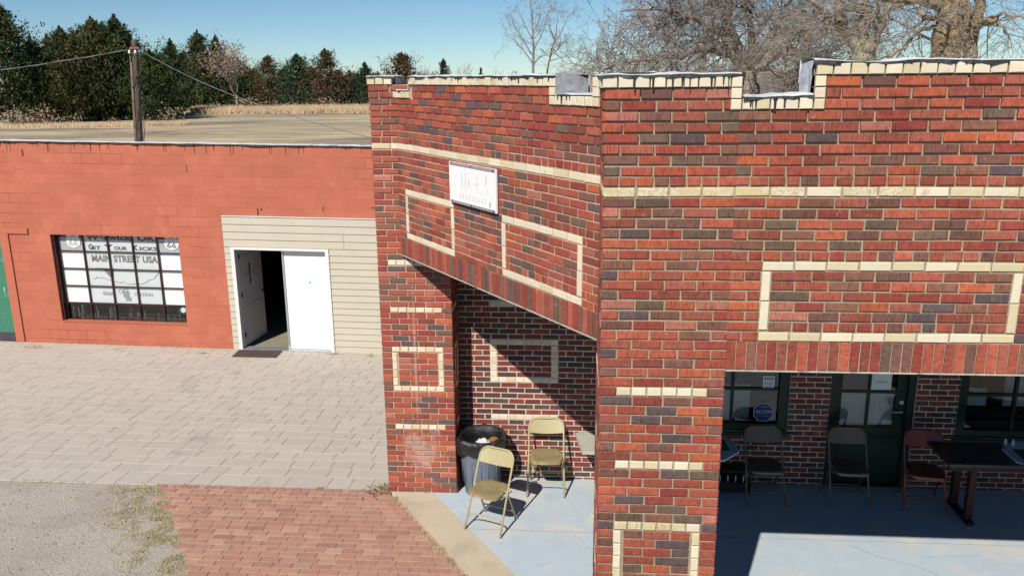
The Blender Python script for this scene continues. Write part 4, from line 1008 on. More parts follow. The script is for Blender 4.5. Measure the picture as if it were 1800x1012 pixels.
for i, (r_, z_, a_) in enumerate(P):
    for k in range(n):
        q = 2*math.pi*k/n
        fold = sum(math.sin(q*f+ph_[e]+z_*4*(e-2))*am for e, (f, am) in enumerate(((7, .35), (13, .4), (23, .35), (37, .22))))
        hem = (.045*noise.noise((math.cos(q)*1.6, math.sin(q)*1.6, 3)) if i >= 8 else 0)+(.02*noise.noise((math.cos(q)*2, math.sin(q)*2, 9)) if 3 <= i < 8 else 0)
        rr = r_+a_*.017*fold+(.02*noise.noise((math.cos(q)*2.5, math.sin(q)*2.5, z_*7))*a_)
        if i >= 6: rr = max(rr, .268 if i < 9 else .262)
        if 2 <= i <= 4: rr = min(rr, .228)
        mb.v.append((rr*math.cos(q), rr*math.sin(q), z_+hem*(i-5 if i > 5 else 1)*.6+.006*fold*a_))
for i in range(len(P)-1):
    for k in range(n):
        k2 = (k+1) % n; A = base+i*n; mb.f.append((A+k, A+k2, A+n+k2, A+n+k)); mb.m.append(0); mb.c.append((1, 1, 1)); mb.uv.append([(0, 0)]*4)
mb.f.append(tuple(base+k for k in range(n))); mb.m.append(0); mb.c.append((1, 1, 1)); mb.uv.append([(0, 0)]*n)
mb.build('bin_liner', BAG, t, True)
def crumple(name, loc, size, m, seed, label, cat, amp=.45, flat=.6):
    rg = random.Random(seed); mb = MB(); n = 10
    G = [[None]*(2*n) for _ in range(n+1)]
    for i in range(n+1):
        for k in range(2*n):
            a = math.pi*i/n; b = math.pi*k/n; d = V3((math.sin(a)*math.cos(b), math.sin(a)*math.sin(b), math.cos(a)))
            rr = size*(1+amp*noise.cell(d*2.2+V3((seed, 0, 0)))*.6+amp*noise.noise(d*3+V3((seed, 2, 0)))); G[i][k] = (d.x*rr, d.y*rr*.8, d.z*rr*flat)
    for i in range(n):
        for k in range(2*n):
            k2 = (k+1) % (2*n); mb.face([G[i][k], G[i+1][k], G[i+1][k2], G[i][k2]])
    o = mb.build(name, m); o.location = loc; tag(o, label, cat); return o
crumple('crumpled_paper', (cx+.01, cy+.02, .60), .085, PAPER, 3, 'white crumpled paper lying in the mouth of the black bin bag', 'paper')
crumple('brown_wrapper', (cx+.14, cy+.05, .62), .055, CARD, 7, 'brown card wrapper next to the white paper in the bin bag', 'wrapper', .3, .8)

# concrete topped table behind the front pillar
t = empty('porch_table', (.80, 9.09, 0)); tag(t, 'pale slab topped table against the back wall half hidden by the front pillar', 'table')
mb = MB(); mb.prism([(-.71, -.27), (-.79, .22), (-.74, .27), (.72, .27), (.72, -.27)], .615, .655); mb.build('table_top', CONC, t)
for s in (-.25, .6):
    mb = MB(); mb.box((s-.03, -.2, 0), (s+.03, .2, .614)); mb.build('leg', WOODR, t)
def octa_board(loc, label, rz):
    t = empty('octagonal_board', loc, rz); tag(t, label, 'sign board', 'octagonal boards lying on the porch tables')
    mb = MB(); r_ = .41; poly = [(r_*math.cos(R(22.5+45*i)), r_*math.sin(R(22.5+45*i))*.98) for i in range(8)]; mb.prism(poly, 0, .018); mb.build('board', BOARD, t)
    mb = MB(); mb.box((-.28, -.13, .0181), (.28, .15, .021)); mb.build('green_panel', GREENL, t)
    for (a, b) in (((-.34, -.25, .0181), (-.33, .27, .020)), ((.33, -.25, .0181), (.34, .27, .020))):
        mb = MB(); mb.box(a, b); mb.build('groove', INKL, t)
    o = textmesh('lettering', 'ON', INKL, .20, .10, t, bold=.0); o.rotation_euler = (R(-90), 0, 0); o.location = (.04, -.03, .0225)
    return t
octa_board((1.475, 9.00, .655), 'white octagonal board with a green panel lying on the pale slab table', R(4))
octa_board((5.12, 8.78, .735), 'white octagonal board lying on the dark table at the right edge', R(0))
t = empty('dark_table', (4.95, 8.83, 0)); tag(t, 'long dark table with red brown legs under the right porch window', 'table')
mb = MB(); mb.box((-.93, -.28, .70), (1.0, .30, .735)); mb.build('table_top', DTOP, t)
mb = MB(); mb.box((-.90, -.25, .64), (.97, -.235, .6995)); mb.build('apron', WOODR, t)
for s in (-.62, .8):
    mb = MB(); mb.box((s-.035, -.2, .04), (s+.035, -.13, .699)); mb.box((s-.035, .15, .04), (s+.035, .22, .699)); mb.box((s-.036, -.27, 0), (s+.036, .28, .04)); mb.build('leg', WOODR, t)
for i, (x_, y_) in enumerate(((4.83, 9.05), (4.90, 9.03))):
    o = MB(); o.lathe([(.001, 0), (.018, 0), (.018, .06), (.011, .075), (.011, .09), (.001, .091)], 14); b = o.build('shaker', PORC, smooth=True); b.location = (x_, y_, .735)
    tag(b, ('left one' if i == 0 else 'right one')+' of two small pale shakers on the dark table', 'shaker', 'shakers on the dark table')
# low dark rack with pale bars
t = empty('magazine_rack', (1.86, 9.2, 0)); tag(t, 'low dark rack with a row of short pale bars beside the slab table', 'rack')
mb = MB(); mb.box((-.2, -.1, .05), (.2, .1, .17)); mb.box((-.2, -.1, .30), (.2, .1, .32)); 
for sx in (-1, 1):
    for sy in (-1, 1): mb.box((sx*.19-.01, sy*.09-.01, 0), (sx*.19+.01, sy*.09+.01, .2995))
mb.build('rack_frame', BLACKM, t)
for i in range(4):
    mb = MB(); mb.tube([(-.15+.09*i, -.095, .18), (-.15+.09*i, -.095, .26)], .006, 6); mb.build('bar', PORC, t, True)
# stone by the pillar, door mat
crumple('small_stone', (.225, 8.50, .02), .035, CONC, 9, 'small round stone on the blue floor beside the front pillar', 'stone', .2, .7)
t = empty('door_mat', (-6.36, 15.55, gh(-6.36, 15.55))); tag(t, 'brown ribbed door mat outside the open door', 'door mat')
mb = MB(); q = [(-6.79, 15.21), (-5.90, 15.25), (-5.96, 15.79), (-6.86, 15.77)]
G = [V3((x, y, gh(x, y)+.014)) for x, y in q]; L0 = [p-V3((0, 0, .012)) for p in G]
mb.face([p-t.location for p in G])
for i in range(4): k = (i+1) % 4; mb.face([L0[i]-t.location, L0[k]-t.location, G[k]-t.location, G[i]-t.location])
mb.build('rubber_mat', MATM, t)
mb = MB(); rg = random.Random(4)
for i in range(17):
    for s_ in range(3):
        a = (i+.5)/17; b0 = .06+s_*.31+rg.uniform(0, .05); b1 = b0+rg.uniform(.12, .24)
        P = lambda u, v: G[0]*(1-u)*(1-v)+G[1]*u*(1-v)+G[2]*u*v+G[3]*(1-u)*v-t.location
        mb.tube([P(a, b0)+V3((0, 0, .002)), P(a, b1)+V3((0, 0, .002))], .0045, 4)
mb.build('rib', mat('mat_rib', hexlin(120, 104, 98), .9), t)

# ================================================================== POLE AND WIRES
px_, py_ = -16.05, 30.0
t = empty('utility_pole', (px_, py_, -1)); tag(t, 'weathered wooden utility pole wrapped in dead vines behind the block building', 'utility pole')
mb = MB(); mb.tube([(-.24, 0, 0), (-.14, .02, 2), (.04, 0, 4.5), (.20, 0, 7.0), (.21, 0, 7.18)], [.115, .112, .108, .10, .095], 14); mb.build('pole', POLEM, t, True)
mb = MB(); mb.tube([(-.40, -.10, 0), (.07, -.12, 6.9)], .018, 6); mb.tube([(-.32, -.14, 0), (.08, -.13, 6.4)], .02, 6); mb.build('conduit', mat('conduit', hexlin(130, 108, 88), .8, var=.3, vscale=4), t, True)
mb = MB(); mb.box((.10, -.19, 6.86), (.45, -.14, 6.93)); mb.build('bracket', mat('bracket', hexlin(140, 90, 70), .8), t)
for x_ in (.07, .29):
    mb = MB(); mb.lathe([(.001, 0), (.035, .0), (.045, .04), (.03, .06), (.045, .08), (.03, .12), (.001, .125)], 12, cx=x_, cy=-.17); o = mb.build('insulator', PORC, t, True); o.location = (0, 0, 6.70)
mb = MB(); rg = random.Random(90)
for i in range(90):
    a = rg.uniform(0, 6.28); z = rg.uniform(.2, 6.2); pts = []
    for k in range(6): a += rg.uniform(-.2, .5); z += rg.uniform(.02, .22); rr = .165+rg.uniform(0, .07)*(k > 0); pts.append((-.24+.44*z/7+rr*.80*math.cos(a), rr*math.sin(a), min(z, 6.6)))
    mb.tube(pts, [.010]*5+[.003], 4)
mb.build('vine', mat('dead_vine', hexlin(112, 98, 84), .95), t)
def wire(name, A, B, sag, r_, label, m=WIREM, twist=False):
    mb = MB(); A, B = V3(A), V3(B); n = 48; pts = []
    for i in range(n+1):
        s_ = i/n; pts.append(A+(B-A)*s_-V3((0, 0, sag*4*s_*(1-s_))))
    mb.tube(pts, r_, 6)
    if twist:
        q = []
        for i in range(n*6+1):
            s_ = i/(n*6); p = A+(B-A)*s_-V3((0, 0, sag*4*s_*(1-s_))); a = s_*90; q.append(p+V3((0, math.cos(a)*.016, math.sin(a)*.016)))
        mb.tube(q, r_*.7, 4)
    o = mb.build(name, m, smooth=True); tag(o, label, 'wire'); return o
wire('overhead_wire', (px_+.08, py_-.18, 5.84), (-46, 30, 5.2), 1.0, .012, 'twisted overhead wire running left from the pole top', twist=True)
wire('overhead_wire', (px_+.32, py_-.18, 5.90), (-2.16, 16.3, 3.28), .45, .010, 'overhead wire sloping down from the pole to the brick building')

# ================================================================== TREES
def bark(name, c1, c2): return mat(name, c1, .95, var=.3, vscale=6, var2=c2, v2scale=3, v2lo=.5, v2hi=.6)
B1 = bark('bark_grey', hexlin(132, 122, 112), hexlin(158, 146, 130)); B2 = bark('bark_pale', hexlin(150, 138, 120), hexlin(170, 160, 136)); B3 = mat('twig', hexlin(136, 124, 114), .9)
B4 = mat('twig_far', hexlin(146, 135, 130), .9); B5 = mat('bark_dark', hexlin(66, 56, 50), .95)
FOL = mat('evergreen_foliage', attr=True, rough=.75, spec=.15)
LEAFB = mat('dead_leaves', attr=True, rough=.8, spec=.1)
def conifer(loc, h, r, n, seed, label, cols, lean=0, narrow=1.0, group='evergreens along the far edge of the field', sparse=0):
    rg = random.Random(seed); t = empty('cedar_tree', loc); tag(t, label, 'tree', group)
    mb = MB(); mb.tube([(0, 0, 0), (lean*.3, 0, h*.4), (lean, 0, h*.93)], [h*.022, h*.014, h*.003], 6); mb.build('trunk', B5, t, True)
    mb = MB()
    shape = rg.uniform(1.5, 2.3); h *= 1.04; nb = int(n/17); lz = h/11
    for b in range(nb):
        u = rg.random()**1.05; z0 = h*(.02+.93*u)
        prof = (1-u**shape)*narrow*(.82+.18*min(1, u*5))+.03
        a = rg.uniform(0, 6.283)
        lump = 1.0+.75*noise.noise((math.cos(a)*1.5+seed*3.1, math.sin(a)*1.5, z0*.55))
        L = r*1.12*prof*lump*rg.uniform(.55, 1.08)
        rise = rg.uniform(.15, .75)*L; k = 30
        c = rg.choice(cols); kk = rg.uniform(1.1, 2.3); base = tuple(v*kk for v in (c[0]*1.1, c[1]*1.08, c[2]))
        for i in range(k):
            s_ = rg.uniform(.45, 1.0) if rg.random() < .8 else rg.random(); sp = (.16*(1.15-s_))*L+.12
            x = math.cos(a)*L*s_+rg.gauss(0, sp); y = math.sin(a)*L*s_+rg.gauss(0, sp); z = z0+rise*s_*s_+rg.gauss(0, sp*.8)
            if z < .05: z = .1+rg.random()*.3
            x += lean*z/h
            sz = rg.uniform(.11, .28)*lz**.5; d = V3((math.cos(a)*.5+rg.gauss(0, .5), math.sin(a)*.5+rg.gauss(0, .5), rg.gauss(.7, .45))).normalized(); s2 = d.orthogonal().normalized(); s2.rotate(Matrix.Rotation(rg.uniform(0, 3.14), 3, d))
            p = V3((x, y, z)); q = rg.uniform(.8, 1.2); cc = tuple(v*q for v in base)
            mb.face([p-s2*sz*.34, p+d*sz*1.0, p+s2*sz*.34, p-d*sz*.7], 0, cc)
    for i in range(int(n/9)):      # dense inner foliage
        u = rg.random(); a = rg.uniform(0, 6.283); L = r*.82*(1-u**shape)*narrow*rg.random()**.6*(1.0+.6*noise.noise((math.cos(a)*1.5+seed*3.1, math.sin(a)*1.5, h*u*.55))); p = V3((L*math.cos(a)+lean*u, L*math.sin(a), h*(.03+.88*u)))
        sz = rg.uniform(.3, .6)*lz**.5; d = V3((rg.gauss(0, .6), rg.gauss(0, .6), rg.gauss(.5, .5))).normalized(); s2 = d.orthogonal().normalized(); s2.rotate(Matrix.Rotation(rg.uniform(0, 3.14), 3, d)); c = rg.choice(cols)
        mb.face([p-s2*sz*.6, p+d*sz*.8, p+s2*sz*.6, p-d*sz*.8], 0, c)
    for i in range(160):
        s_ = rg.random(); p = V3((lean+rg.gauss(0, .06+.05*r*(1-s_)), rg.gauss(0, .06+.05*r*(1-s_)), h*(.80+.19*s_))); sz = .22*lz**.5
        d = V3((rg.gauss(0, .4), rg.gauss(0, .4), 1)).normalized(); s2 = d.orthogonal().normalized(); mb.face([p+d*sz*1.2, p-s2*sz*.4, p+s2*sz*.4], 0, rg.choice(cols))
    mb.build('crown', FOL, t); return t
G1 = [(.030, .045, .016), (.020, .035, .013), (.045, .055, .018), (.014, .024, .011)]
G2 = [(.050, .055, .020), (.035, .045, .018), (.060, .050, .022), (.025, .035, .014)]
G3 = [(.075, .045, .024), (.055, .042, .020), (.040, .040, .018), (.090, .052, .030)]
G4 = [(.022, .042, .020), (.016, .032, .016), (.030, .050, .022)]
def FP(px, py, dist):    # a point at a chosen distance seen at a photo pixel; used once to lay the far trees out on the ground plane
    a = (px-900)/1466.57; b = -(py-506)/1466.57; d = fw+r2*a+u2*b; k = dist/d.y; return V3((d.x*k, dist, CH+d.z*k))
def ctree(px, ptop, dist, rpx, n, seed, label, cols, **kw):
    top = FP(px, ptop, dist); h = top.z+1; conifer((top.x, dist, -1), h, rpx*dist/1466*(1.3 if dist < 140 else 1.5), n, seed, label, cols, **kw)
ctree(-12, 2, 112, 78, 9000, 1, 'tall dark cedar at the far left edge of the field', G1)
ctree(52, 70, 118, 34, 3500, 2, 'small dark cedar right of the tallest left cedar', G1)
ctree(104, 52, 116, 58, 8000, 3, 'broad olive cedar with bare branches above its top', G2)
ctree(152, 36, 120, 62, 9000, 4, 'broad brownish green cedar left of the utility pole', G2, lean=.6)
ctree(200, 32, 122, 48, 6500, 5, 'ragged topped evergreen rising just left of the pole top', G1, narrow=1.1)
ctree(262, 92, 120, 46, 5500, 6, 'dark low evergreen just right of the utility pole', G1)
ctree(298, 73, 140, 30, 3500, 7, 'thin pointed cedar second to the right of the pole', G1)
ctree(346, 58, 158, 40, 6500, 8, 'tall green cedar with a sharp spire in the middle treeline', G2)
ctree(378, 66, 160, 26, 3800, 9, 'narrow cedar spire left of the pinkish bare oak', G4)
ctree(470, 100, 165, 30, 3500, 10, 'brown tinged cedar right of the pinkish bare oak', G3)
ctree(521, 98, 163, 34, 4500, 11, 'rounded green cedar left of the rusty brown cedar', G4)
ctree(571, 89, 162, 36, 5000, 12, 'rusty brown pointed cedar in the right of the treeline', G3)
ctree(614, 126, 168, 24, 2600, 13, 'low green cedar right of the rusty brown cedar', G4)
ctree(641, 112, 165, 24, 3000, 14, 'bright green cedar at the edge of the brick pillar', G4)
ctree(706, 95, 170, 36, 5000, 15, 'reddish brown cedar showing above the wing parapet', G3)
ctree(779, 106, 185, 17, 2000, 16, 'small dark cedar tip above the wing parapet', G1)
ctree(845, 121, 200, 8, 700, 17, 'tiny distant cedar tip above the wing parapet', G1)
ctree(430, 118, 172, 40, 4500, 18, 'dark cedar standing behind the pinkish bare oak', G1)
ctree(410, 100, 175, 30, 3000, 19, 'dark cedar hidden low behind the narrow spire', G1)
ctree(225, 60, 128, 36, 4200, 20, 'dark evergreen directly behind the pole', G1)
ctree(82, 66, 126, 34, 3600, 31, 'dark evergreen half hidden behind the broad olive cedar', G1)
ctree(128, 60, 132, 34, 3600, 32, 'evergreen filling the gap between the two broad cedars', G2)
ctree(180, 44, 130, 34, 4200, 33, 'evergreen filling the gap left of the ragged topped one', G2)
ctree(282, 96, 136, 30, 2600, 34, 'low dark evergreen behind the thin pointed cedar', G1)
ctree(322, 92, 164, 34, 3000, 35, 'dark evergreen between the thin cedar and the tall spire', G4)
ctree(446, 122, 176, 34, 2800, 36, 'dark low evergreen right of the pinkish oak', G1)
ctree(497, 122, 176, 30, 2600, 37, 'low evergreen between the brown and the rounded cedar', G4)
ctree(546, 118, 176, 30, 2600, 38, 'low evergreen between the rounded and the rusty cedar', G2)
ctree(597, 128, 178, 28, 2400, 39, 'low evergreen right behind the rusty cedar', G1)
ctree(628, 130, 176, 26, 2200, 40, 'low evergreen left of the bright green cedar', G1)
ctree(664, 128, 176, 26, 2200, 41, 'low evergreen hidden by the top of the brick pillar', G4)

def baretree(loc, h, r0, seed, label, mtrunk, mtwig, levels=5, spread=.9, trunk_h=.25, kids=(4, 4, 4, 4, 4), leaves=None, group='bare winter trees', forks=None, twig_r=.012, up=.25, name='bare_tree', fdir=None, nleaf=0):
    rg = random.Random(seed); t = empty(name, loc); tag(t, label, 'tree', group); big = MB(); tw = MB(); lf = MB()
    def grow(p, d, L, r_, lev):
        n = 5 if lev < 2 else (4 if lev < 4 else 3); pts = [p]; rs = [r_]; dd = d.copy(); q = p.copy()
        gn = .22 if lev else .08
        for i in range(n):
            dd = (dd+V3((rg.gauss(0, gn), rg.gauss(0, gn), rg.gauss(up*.25, gn*.8)))).normalized(); q = q+dd*L/n; pts.append(q.copy()); rs.append(r_*(1-.55*(i+1)/n) if lev else r_*(1-.25*(i+1)/n))
        r1 = max(rs[-1], twig_r*.4); rs[-1] = r1
        (big if lev <= 2 else tw).tube(pts, rs, 9 if lev == 0 else (6 if lev < 3 else 3), cap=False)
        if lev >= levels:
            if nleaf:
                for _ in range(nleaf):
                    c = rg.choice(leaves); pp = pts[-1]+V3((rg.gauss(0, .15), rg.gauss(0, .15), rg.gauss(0, .15))); s_ = rg.uniform(.08, .16)
                    a = V3((rg.gauss(0, 1), rg.gauss(0, 1), rg.gauss(0, 1))).normalized()*s_; b = a.orthogonal().normalized()*s_; lf.face([pp-a, pp-b, pp+a, pp+b], 0, c)
            return
        k = kids[min(lev, len(kids)-1)]
        for i in range(k):
            f = (i+1)/k if lev == 0 else rg.uniform(.25, 1.0)
            if i == 0: f = 1
            idx = f*n; i0 = min(int(idx), n-1); pos = pts[i0].lerp(pts[i0+1], idx-i0)
            if lev == 0: pos = pts[-1].lerp(pts[-2], rg.random()*.8)
            ax = dd.orthogonal().normalized(); ax.rotate(Matrix.Rotation(rg.uniform(0, 6.283) if lev else 6.283*i/k+rg.uniform(-.4, .4), 3, dd))
            ang = rg.uniform(.35, .95)*spread*(.55 if i == 0 and lev else 1)
            nd = (dd*math.cos(ang)+ax*math.sin(ang)); nd.z += up*.3; nd.normalize()
            grow(pos, nd, L*rg.uniform(.62, .92)*(1.5 if lev == 0 and trunk_h < .3 else 1), max(r1*rg.uniform(.6, .85), twig_r*.5), lev+1)
    grow(V3((0, 0, 0)), V3((0, 0, 1)), h*trunk_h, r0, 0)
    if fdir:
        for (z, d, L, rr) in fdir: grow(V3((0, 0, z)), V3(d).normalized(), L, rr, 1)
    big.build('trunk', mtrunk, t, True); tw.build('twigs', mtwig, t)
    if nleaf: lf.build('dead_leaves', LEAFB, t)
    return t
def at(px, dist, z=-1): p = FP(px, 130, dist); return (p.x, dist, z)
def treek(px, ptop, dist, **kw):
    top = FP(px, ptop, dist); return dict(loc=(top.x, dist, -1), h=top.z+1, **kw)
PINK = [hexlin(168, 140, 118), hexlin(150, 124, 104), hexlin(132, 106, 88), hexlin(184, 160, 136)]
baretree(at(412, 150), 13.5, .26, 201, 'pinkish leafed oak standing between the cedars', B1, B4, 5, .8, .22, (4, 4, 4, 3, 3), PINK, nleaf=3, twig_r=.03)
baretree(at(742, 190), 9.5, .2, 202, 'pale bare round tree beyond the wing parapet', B4, B4, 5, .8, .2, (4, 4, 4, 3, 3), twig_r=.035)
baretree(at(105, 124), 14.3, .2, 203, 'leafless tree poking above the olive cedar', B1, B3, 5, .7, .3, (3, 4, 4, 3, 3), twig_r=.03)
baretree(at(60, 128), 12.5, .2, 223, 'leafless crooked tree between the two left cedars', B1, B3, 5, .8, .3, (3, 4, 3, 3, 3), twig_r=.03)
baretree(at(226, 130), 13, .15, 204, 'thin bare crown behind the pole top', B1, B3, 5, .6, .35, (3, 3, 4, 3), twig_r=.025)
for i, (px, d_, h_, lb_) in enumerate(((820, 220, 8.5, 'distant bare tree first past the dark cedar tip'), (880, 230, 7.5, 'distant low bare tree behind the long parapet'), (1000, 210, 8.5, 'distant bare tree between slim tree and great oak'))):
    baretree(at(px, d_), h_, .12, 210+i, lb_, B4, B4, 4, .8, .25, (4, 4, 4, 3), twig_r=.04)
# great oak and the background thicket
baretree(at(1240, 62), 11.5, .30, 222, 'bare tree filling in behind the left side of the great oak', B1, B4, 6, 1.0, .2, (5, 4, 4, 3, 3, 3), twig_r=.016, up=.1)
baretree(at(1135, 75), 10.5, .25, 224, 'bare tree low on the left flank of the great oak', B1, B4, 5, 1.0, .2, (5, 5, 4, 4, 3), twig_r=.018, up=.1)
baretree(at(1400, 64), 11.5, .3, 225, 'bare tree filling in behind the right side of the great oak', B1, B4, 6, 1.0, .2, (5, 4, 4, 3, 3, 3), twig_r=.016, up=.1)
baretree(at(1590, 78), 10.0, .25, 226, 'low bare tree between the forked tree and the giant trunk', B1, B4, 5, 1.0, .2, (5, 5, 4, 4, 3), twig_r=.02, up=.1)
baretree(at(1800, 90), 8.6, .2, 227, 'distant bare tree at the right edge of the view', B4, B4, 5, .9, .2, (5, 4, 4, 4, 3), twig_r=.025, up=.2)
baretree(at(1480, 85), 9.5, .2, 228, 'distant bare tree behind the forked tree', B4, B4, 5, .9, .2, (5, 4, 4, 4, 3), twig_r=.025, up=.2)
baretree(at(1330, 88), 9.8, .2, 229, 'distant bare tree seen through the great oak', B4, B4, 5, .95, .2, (5, 4, 4, 4, 3), twig_r=.025, up=.2)
# hand-laid big trees
def laid(loc, label, limbs, mtr, mtw, seed, kids=(4, 4, 3, 3), twig_r=.012, rough=None):
    """limbs: (points, radii); twigs are grown from every limb"""
    rg = random.Random(seed); t = empty('bare_tree', loc); tag(t, label, 'tree', 'bare winter trees'); big = MB(); tw = MB()
    def grow(p, d, L, r_, lev):
        n = 4; pts = [p]; rs = [r_]; dd = d.copy(); q = p.copy()
        for i in range(n):
            dd = (dd+V3((rg.gauss(0, .25), rg.gauss(0, .25), rg.gauss(.02, .22)))).normalized(); q = q+dd*L/n; pts.append(q.copy()); rs.append(max(r_*(1-.6*(i+1)/n), twig_r*.4))
        tw.tube(pts, rs, 5 if lev < 1 else 3, cap=False)
        if lev >= len(kids)-1: return
        for i in range(kids[lev+1]):
            f = rg.uniform(.25, 1)*n; i0 = min(int(f), n-1); ax = dd.orthogonal().normalized(); ax.rotate(Matrix.Rotation(rg.uniform(0, 6.28), 3, dd)); ang = rg.uniform(.4, 1.0)
            grow(pts[i0].lerp(pts[i0+1], f-i0), (dd*math.cos(ang)+ax*math.sin(ang)).normalized(), L*rg.uniform(.5, .8), max(rs[i0]*.6, twig_r*.5), lev+1)
    for pts, rs, nk in limbs:
        pts = [V3(p) for p in pts]; P2, R2 = [], []
        for i in range(len(pts)-1):
            for k in range(4):
                f = k/4; P2.append(pts[i].lerp(pts[i+1], f)+(V3((rg.gauss(0, .04), rg.gauss(0, .04), rg.gauss(0, .04))) if k else V3((0, 0, 0)))); R2.append((rs[i]*(1-f)+rs[i+1]*f)*rg.uniform(.94, 1.06))
        P2.append(pts[-1]); R2.append(rs[-1]); big.tube(P2, R2, 12)
        for _ in range(nk):
            i = rg.randrange(max(1, len(P2)//4), len(P2)-1); d = (P2[i+1]-P2[i]).normalized(); ax = d.orthogonal().normalized(); ax.rotate(Matrix.Rotation(rg.uniform(0, 6.28), 3, d)); ang = rg.uniform(.5, 1.2)
            grow(P2[i], (d*math.cos(ang)+ax*math.sin(ang)).normalized(), rg.uniform(1.2, 2.4), min(R2[i]*.4, .06), 0)
    big.build('trunk', mtr, t, True); tw.build('branches', mtw, t); return t, rg
def skinny(px, d_, label, limbs, seed, r_):
    o0 = FP(px, 125, d_); base = V3((o0.x, d_, -1)); out = []
    for pts, rs, nk in limbs: out.append(([V3((0, 0, 0)) if p is None else FP(p[0], p[1], d_+(p[2] if len(p) > 2 else 0))-base for p in pts], [r*r_ for r in rs], nk))
    laid(base, label, out, B3, B3, seed, kids=(4, 3, 3), twig_r=.022)
skinny(938, 92, 'slim bare tree standing clear against the sky over the parapet', [
    ([None, (937, 125), (938, 80), (936, 40), (932, 5), (930, -15)], [.16, .14, .11, .08, .05, .02], 12),
    ([(936, 112), (920, 88), (900, 68), (882, 62)], [.07, .05, .035, .015], 7), ([(937, 98), (918, 70), (905, 48), (896, 30)], [.07, .05, .035, .015], 7),
    ([(938, 90), (952, 62), (960, 40), (964, 20)], [.07, .05, .035, .015], 7), ([(936, 70), (922, 45), (912, 20), (908, 4)], [.06, .045, .03, .012], 6),
    ([(936, 60), (948, 35), (950, 10), (955, -6)], [.06, .045, .03, .012], 6), ([(937, 118), (952, 96), (966, 86), (976, 84)], [.05, .035, .02, .01], 4)], 811, 1.0)
skinny(966, 95, 'thinner bare tree just right of the slim one', [
    ([None, (962, 125), (968, 95), (976, 65), (980, 35), (982, 18)], [.13, .11, .09, .06, .035, .015], 9),
    ([(967, 100), (985, 80), (1000, 66), (1008, 60)], [.06, .045, .03, .012], 6), ([(972, 80), (988, 55), (996, 35), (1000, 25)], [.06, .045, .03, .012], 6),
    ([(974, 70), (966, 48), (962, 30), (964, 18)], [.05, .035, .02, .01], 5), ([(966, 108), (990, 100), (1006, 92)], [.05, .03, .01], 4)], 812, 1.0)
o0 = FP(1318, 130, 42); base = V3((o0.x, 42, -1))
def q0(px, py, dy=0): p = FP(px, py, 42+dy); return p-base
t, rg = laid(base, 'wide spreading bare oak with drooping branches behind the notch', [
    ([(0, 0, 0), q0(1318, 165), q0(1314, 125)], [.60, .48, .40], 0),
    ([q0(1314, 128), q0(1285, 95), q0(1240, 88, -1), q0(1180, 100, -2), q0(1110, 108, -3), q0(1060, 122, -3)], [.26, .21, .17, .12, .07, .03], 26),
    ([q0(1312, 120), q0(1270, 60), q0(1215, 30, -1), q0(1150, 15, -2), q0(1090, 20, -2)], [.24, .19, .14, .08, .03], 24),
    ([q0(1314, 122), q0(1290, 60), q0(1262, 10), q0(1230, -40)], [.22, .17, .12, .06], 18),
    ([q0(1318, 120), q0(1322, 60), q0(1315, 10), q0(1322, -50)], [.22, .17, .12, .06], 18),
    ([q0(1322, 122), q0(1352, 70), q0(1375, 25, 1), q0(1400, -20, 2)], [.22, .17, .12, .06], 18),
    ([q0(1322, 128), q0(1362, 98), q0(1405, 90, -1), q0(1450, 105, -2), q0(1490, 130, -3)], [.22, .17, .12, .07, .03], 24),
    ([q0(1285, 95), q0(1262, 75, 3), q0(1210, 62, 4), q0(1140, 60, 4)], [.14, .11, .07, .03], 18),
    ([q0(1360, 98), q0(1392, 60, 3), q0(1440, 50, 3), q0(1490, 55, 3)], [.14, .1, .07, .03], 18),
    ([q0(1312, 130), q0(1275, 125, -3), q0(1225, 130, -4), q0(1190, 150, -4)], [.14, .1, .06, .02], 14),
    ([q0(1322, 130), q0(1350, 120, -3), q0(1385, 130, -4), q0(1410, 160, -4)], [.14, .1, .06, .02], 14)], B1, B3, 300, kids=(4, 5, 4, 3), twig_r=.022)
for k_, (px_o, d_o) in enumerate(((1090, 60), (1190, 70), (1275, 74), (1370, 72), (1450, 70), (1560, 66), (1620, 80))):
    baretree(at(px_o, d_o), 9.5, .2, 700+k_, 'thicket tree '+('first', 'second', 'third', 'fourth', 'fifth', 'sixth', 'seventh')[k_]+' from the left in the grey thicket behind the great oak', B1, B4, 5, 1.05, .12, (6, 4, 4, 3, 3), twig_r=.024, up=.12, group='bare thicket behind the parapet')
# forked tree (distance 36)
s = 36/1466.57
o0 = FP(1520, 125, 36); base = V3((o0.x, 36, -1))
def q_(px, py, dy=0): p = FP(px, py, 36+dy); return p-base
t, rg = laid(base, 'forked bare tree with thick pale limbs above the right parapet', [
    ([(0, 0, 0), q_(1520, 125), q_(1518, 95)], [.62, .5, .42], 0),
    ([q_(1512, 95), q_(1490, 60), q_(1460, 32, -1), q_(1430, 5, -2), q_(1405, -40, -2)], [.26, .2, .14, .10, .05], 12),
    ([q_(1518, 95), q_(1516, 40), q_(1522, 0), q_(1510, -60)], [.24, .17, .14, .08], 10),
    ([q_(1528, 98), q_(1545, 50, -.5), q_(1560, 15, -1), q_(1600, -10, -1), q_(1660, -50, -1)], [.24, .19, .15, .11, .06], 12),
    ([q_(1545, 50, 0), q_(1541, 20), q_(1548, -30)], [.1, .07, .04], 6),
    ([q_(1500, 75), q_(1480, 20, 1), q_(1466, -20, 2)], [.14, .09, .05], 8),
    ([q_(1522, 28), q_(1480, 14, -1), q_(1450, 20, -2), q_(1438, 40, -2)], [.07, .05, .035, .015], 5)], B2, B1, 301)
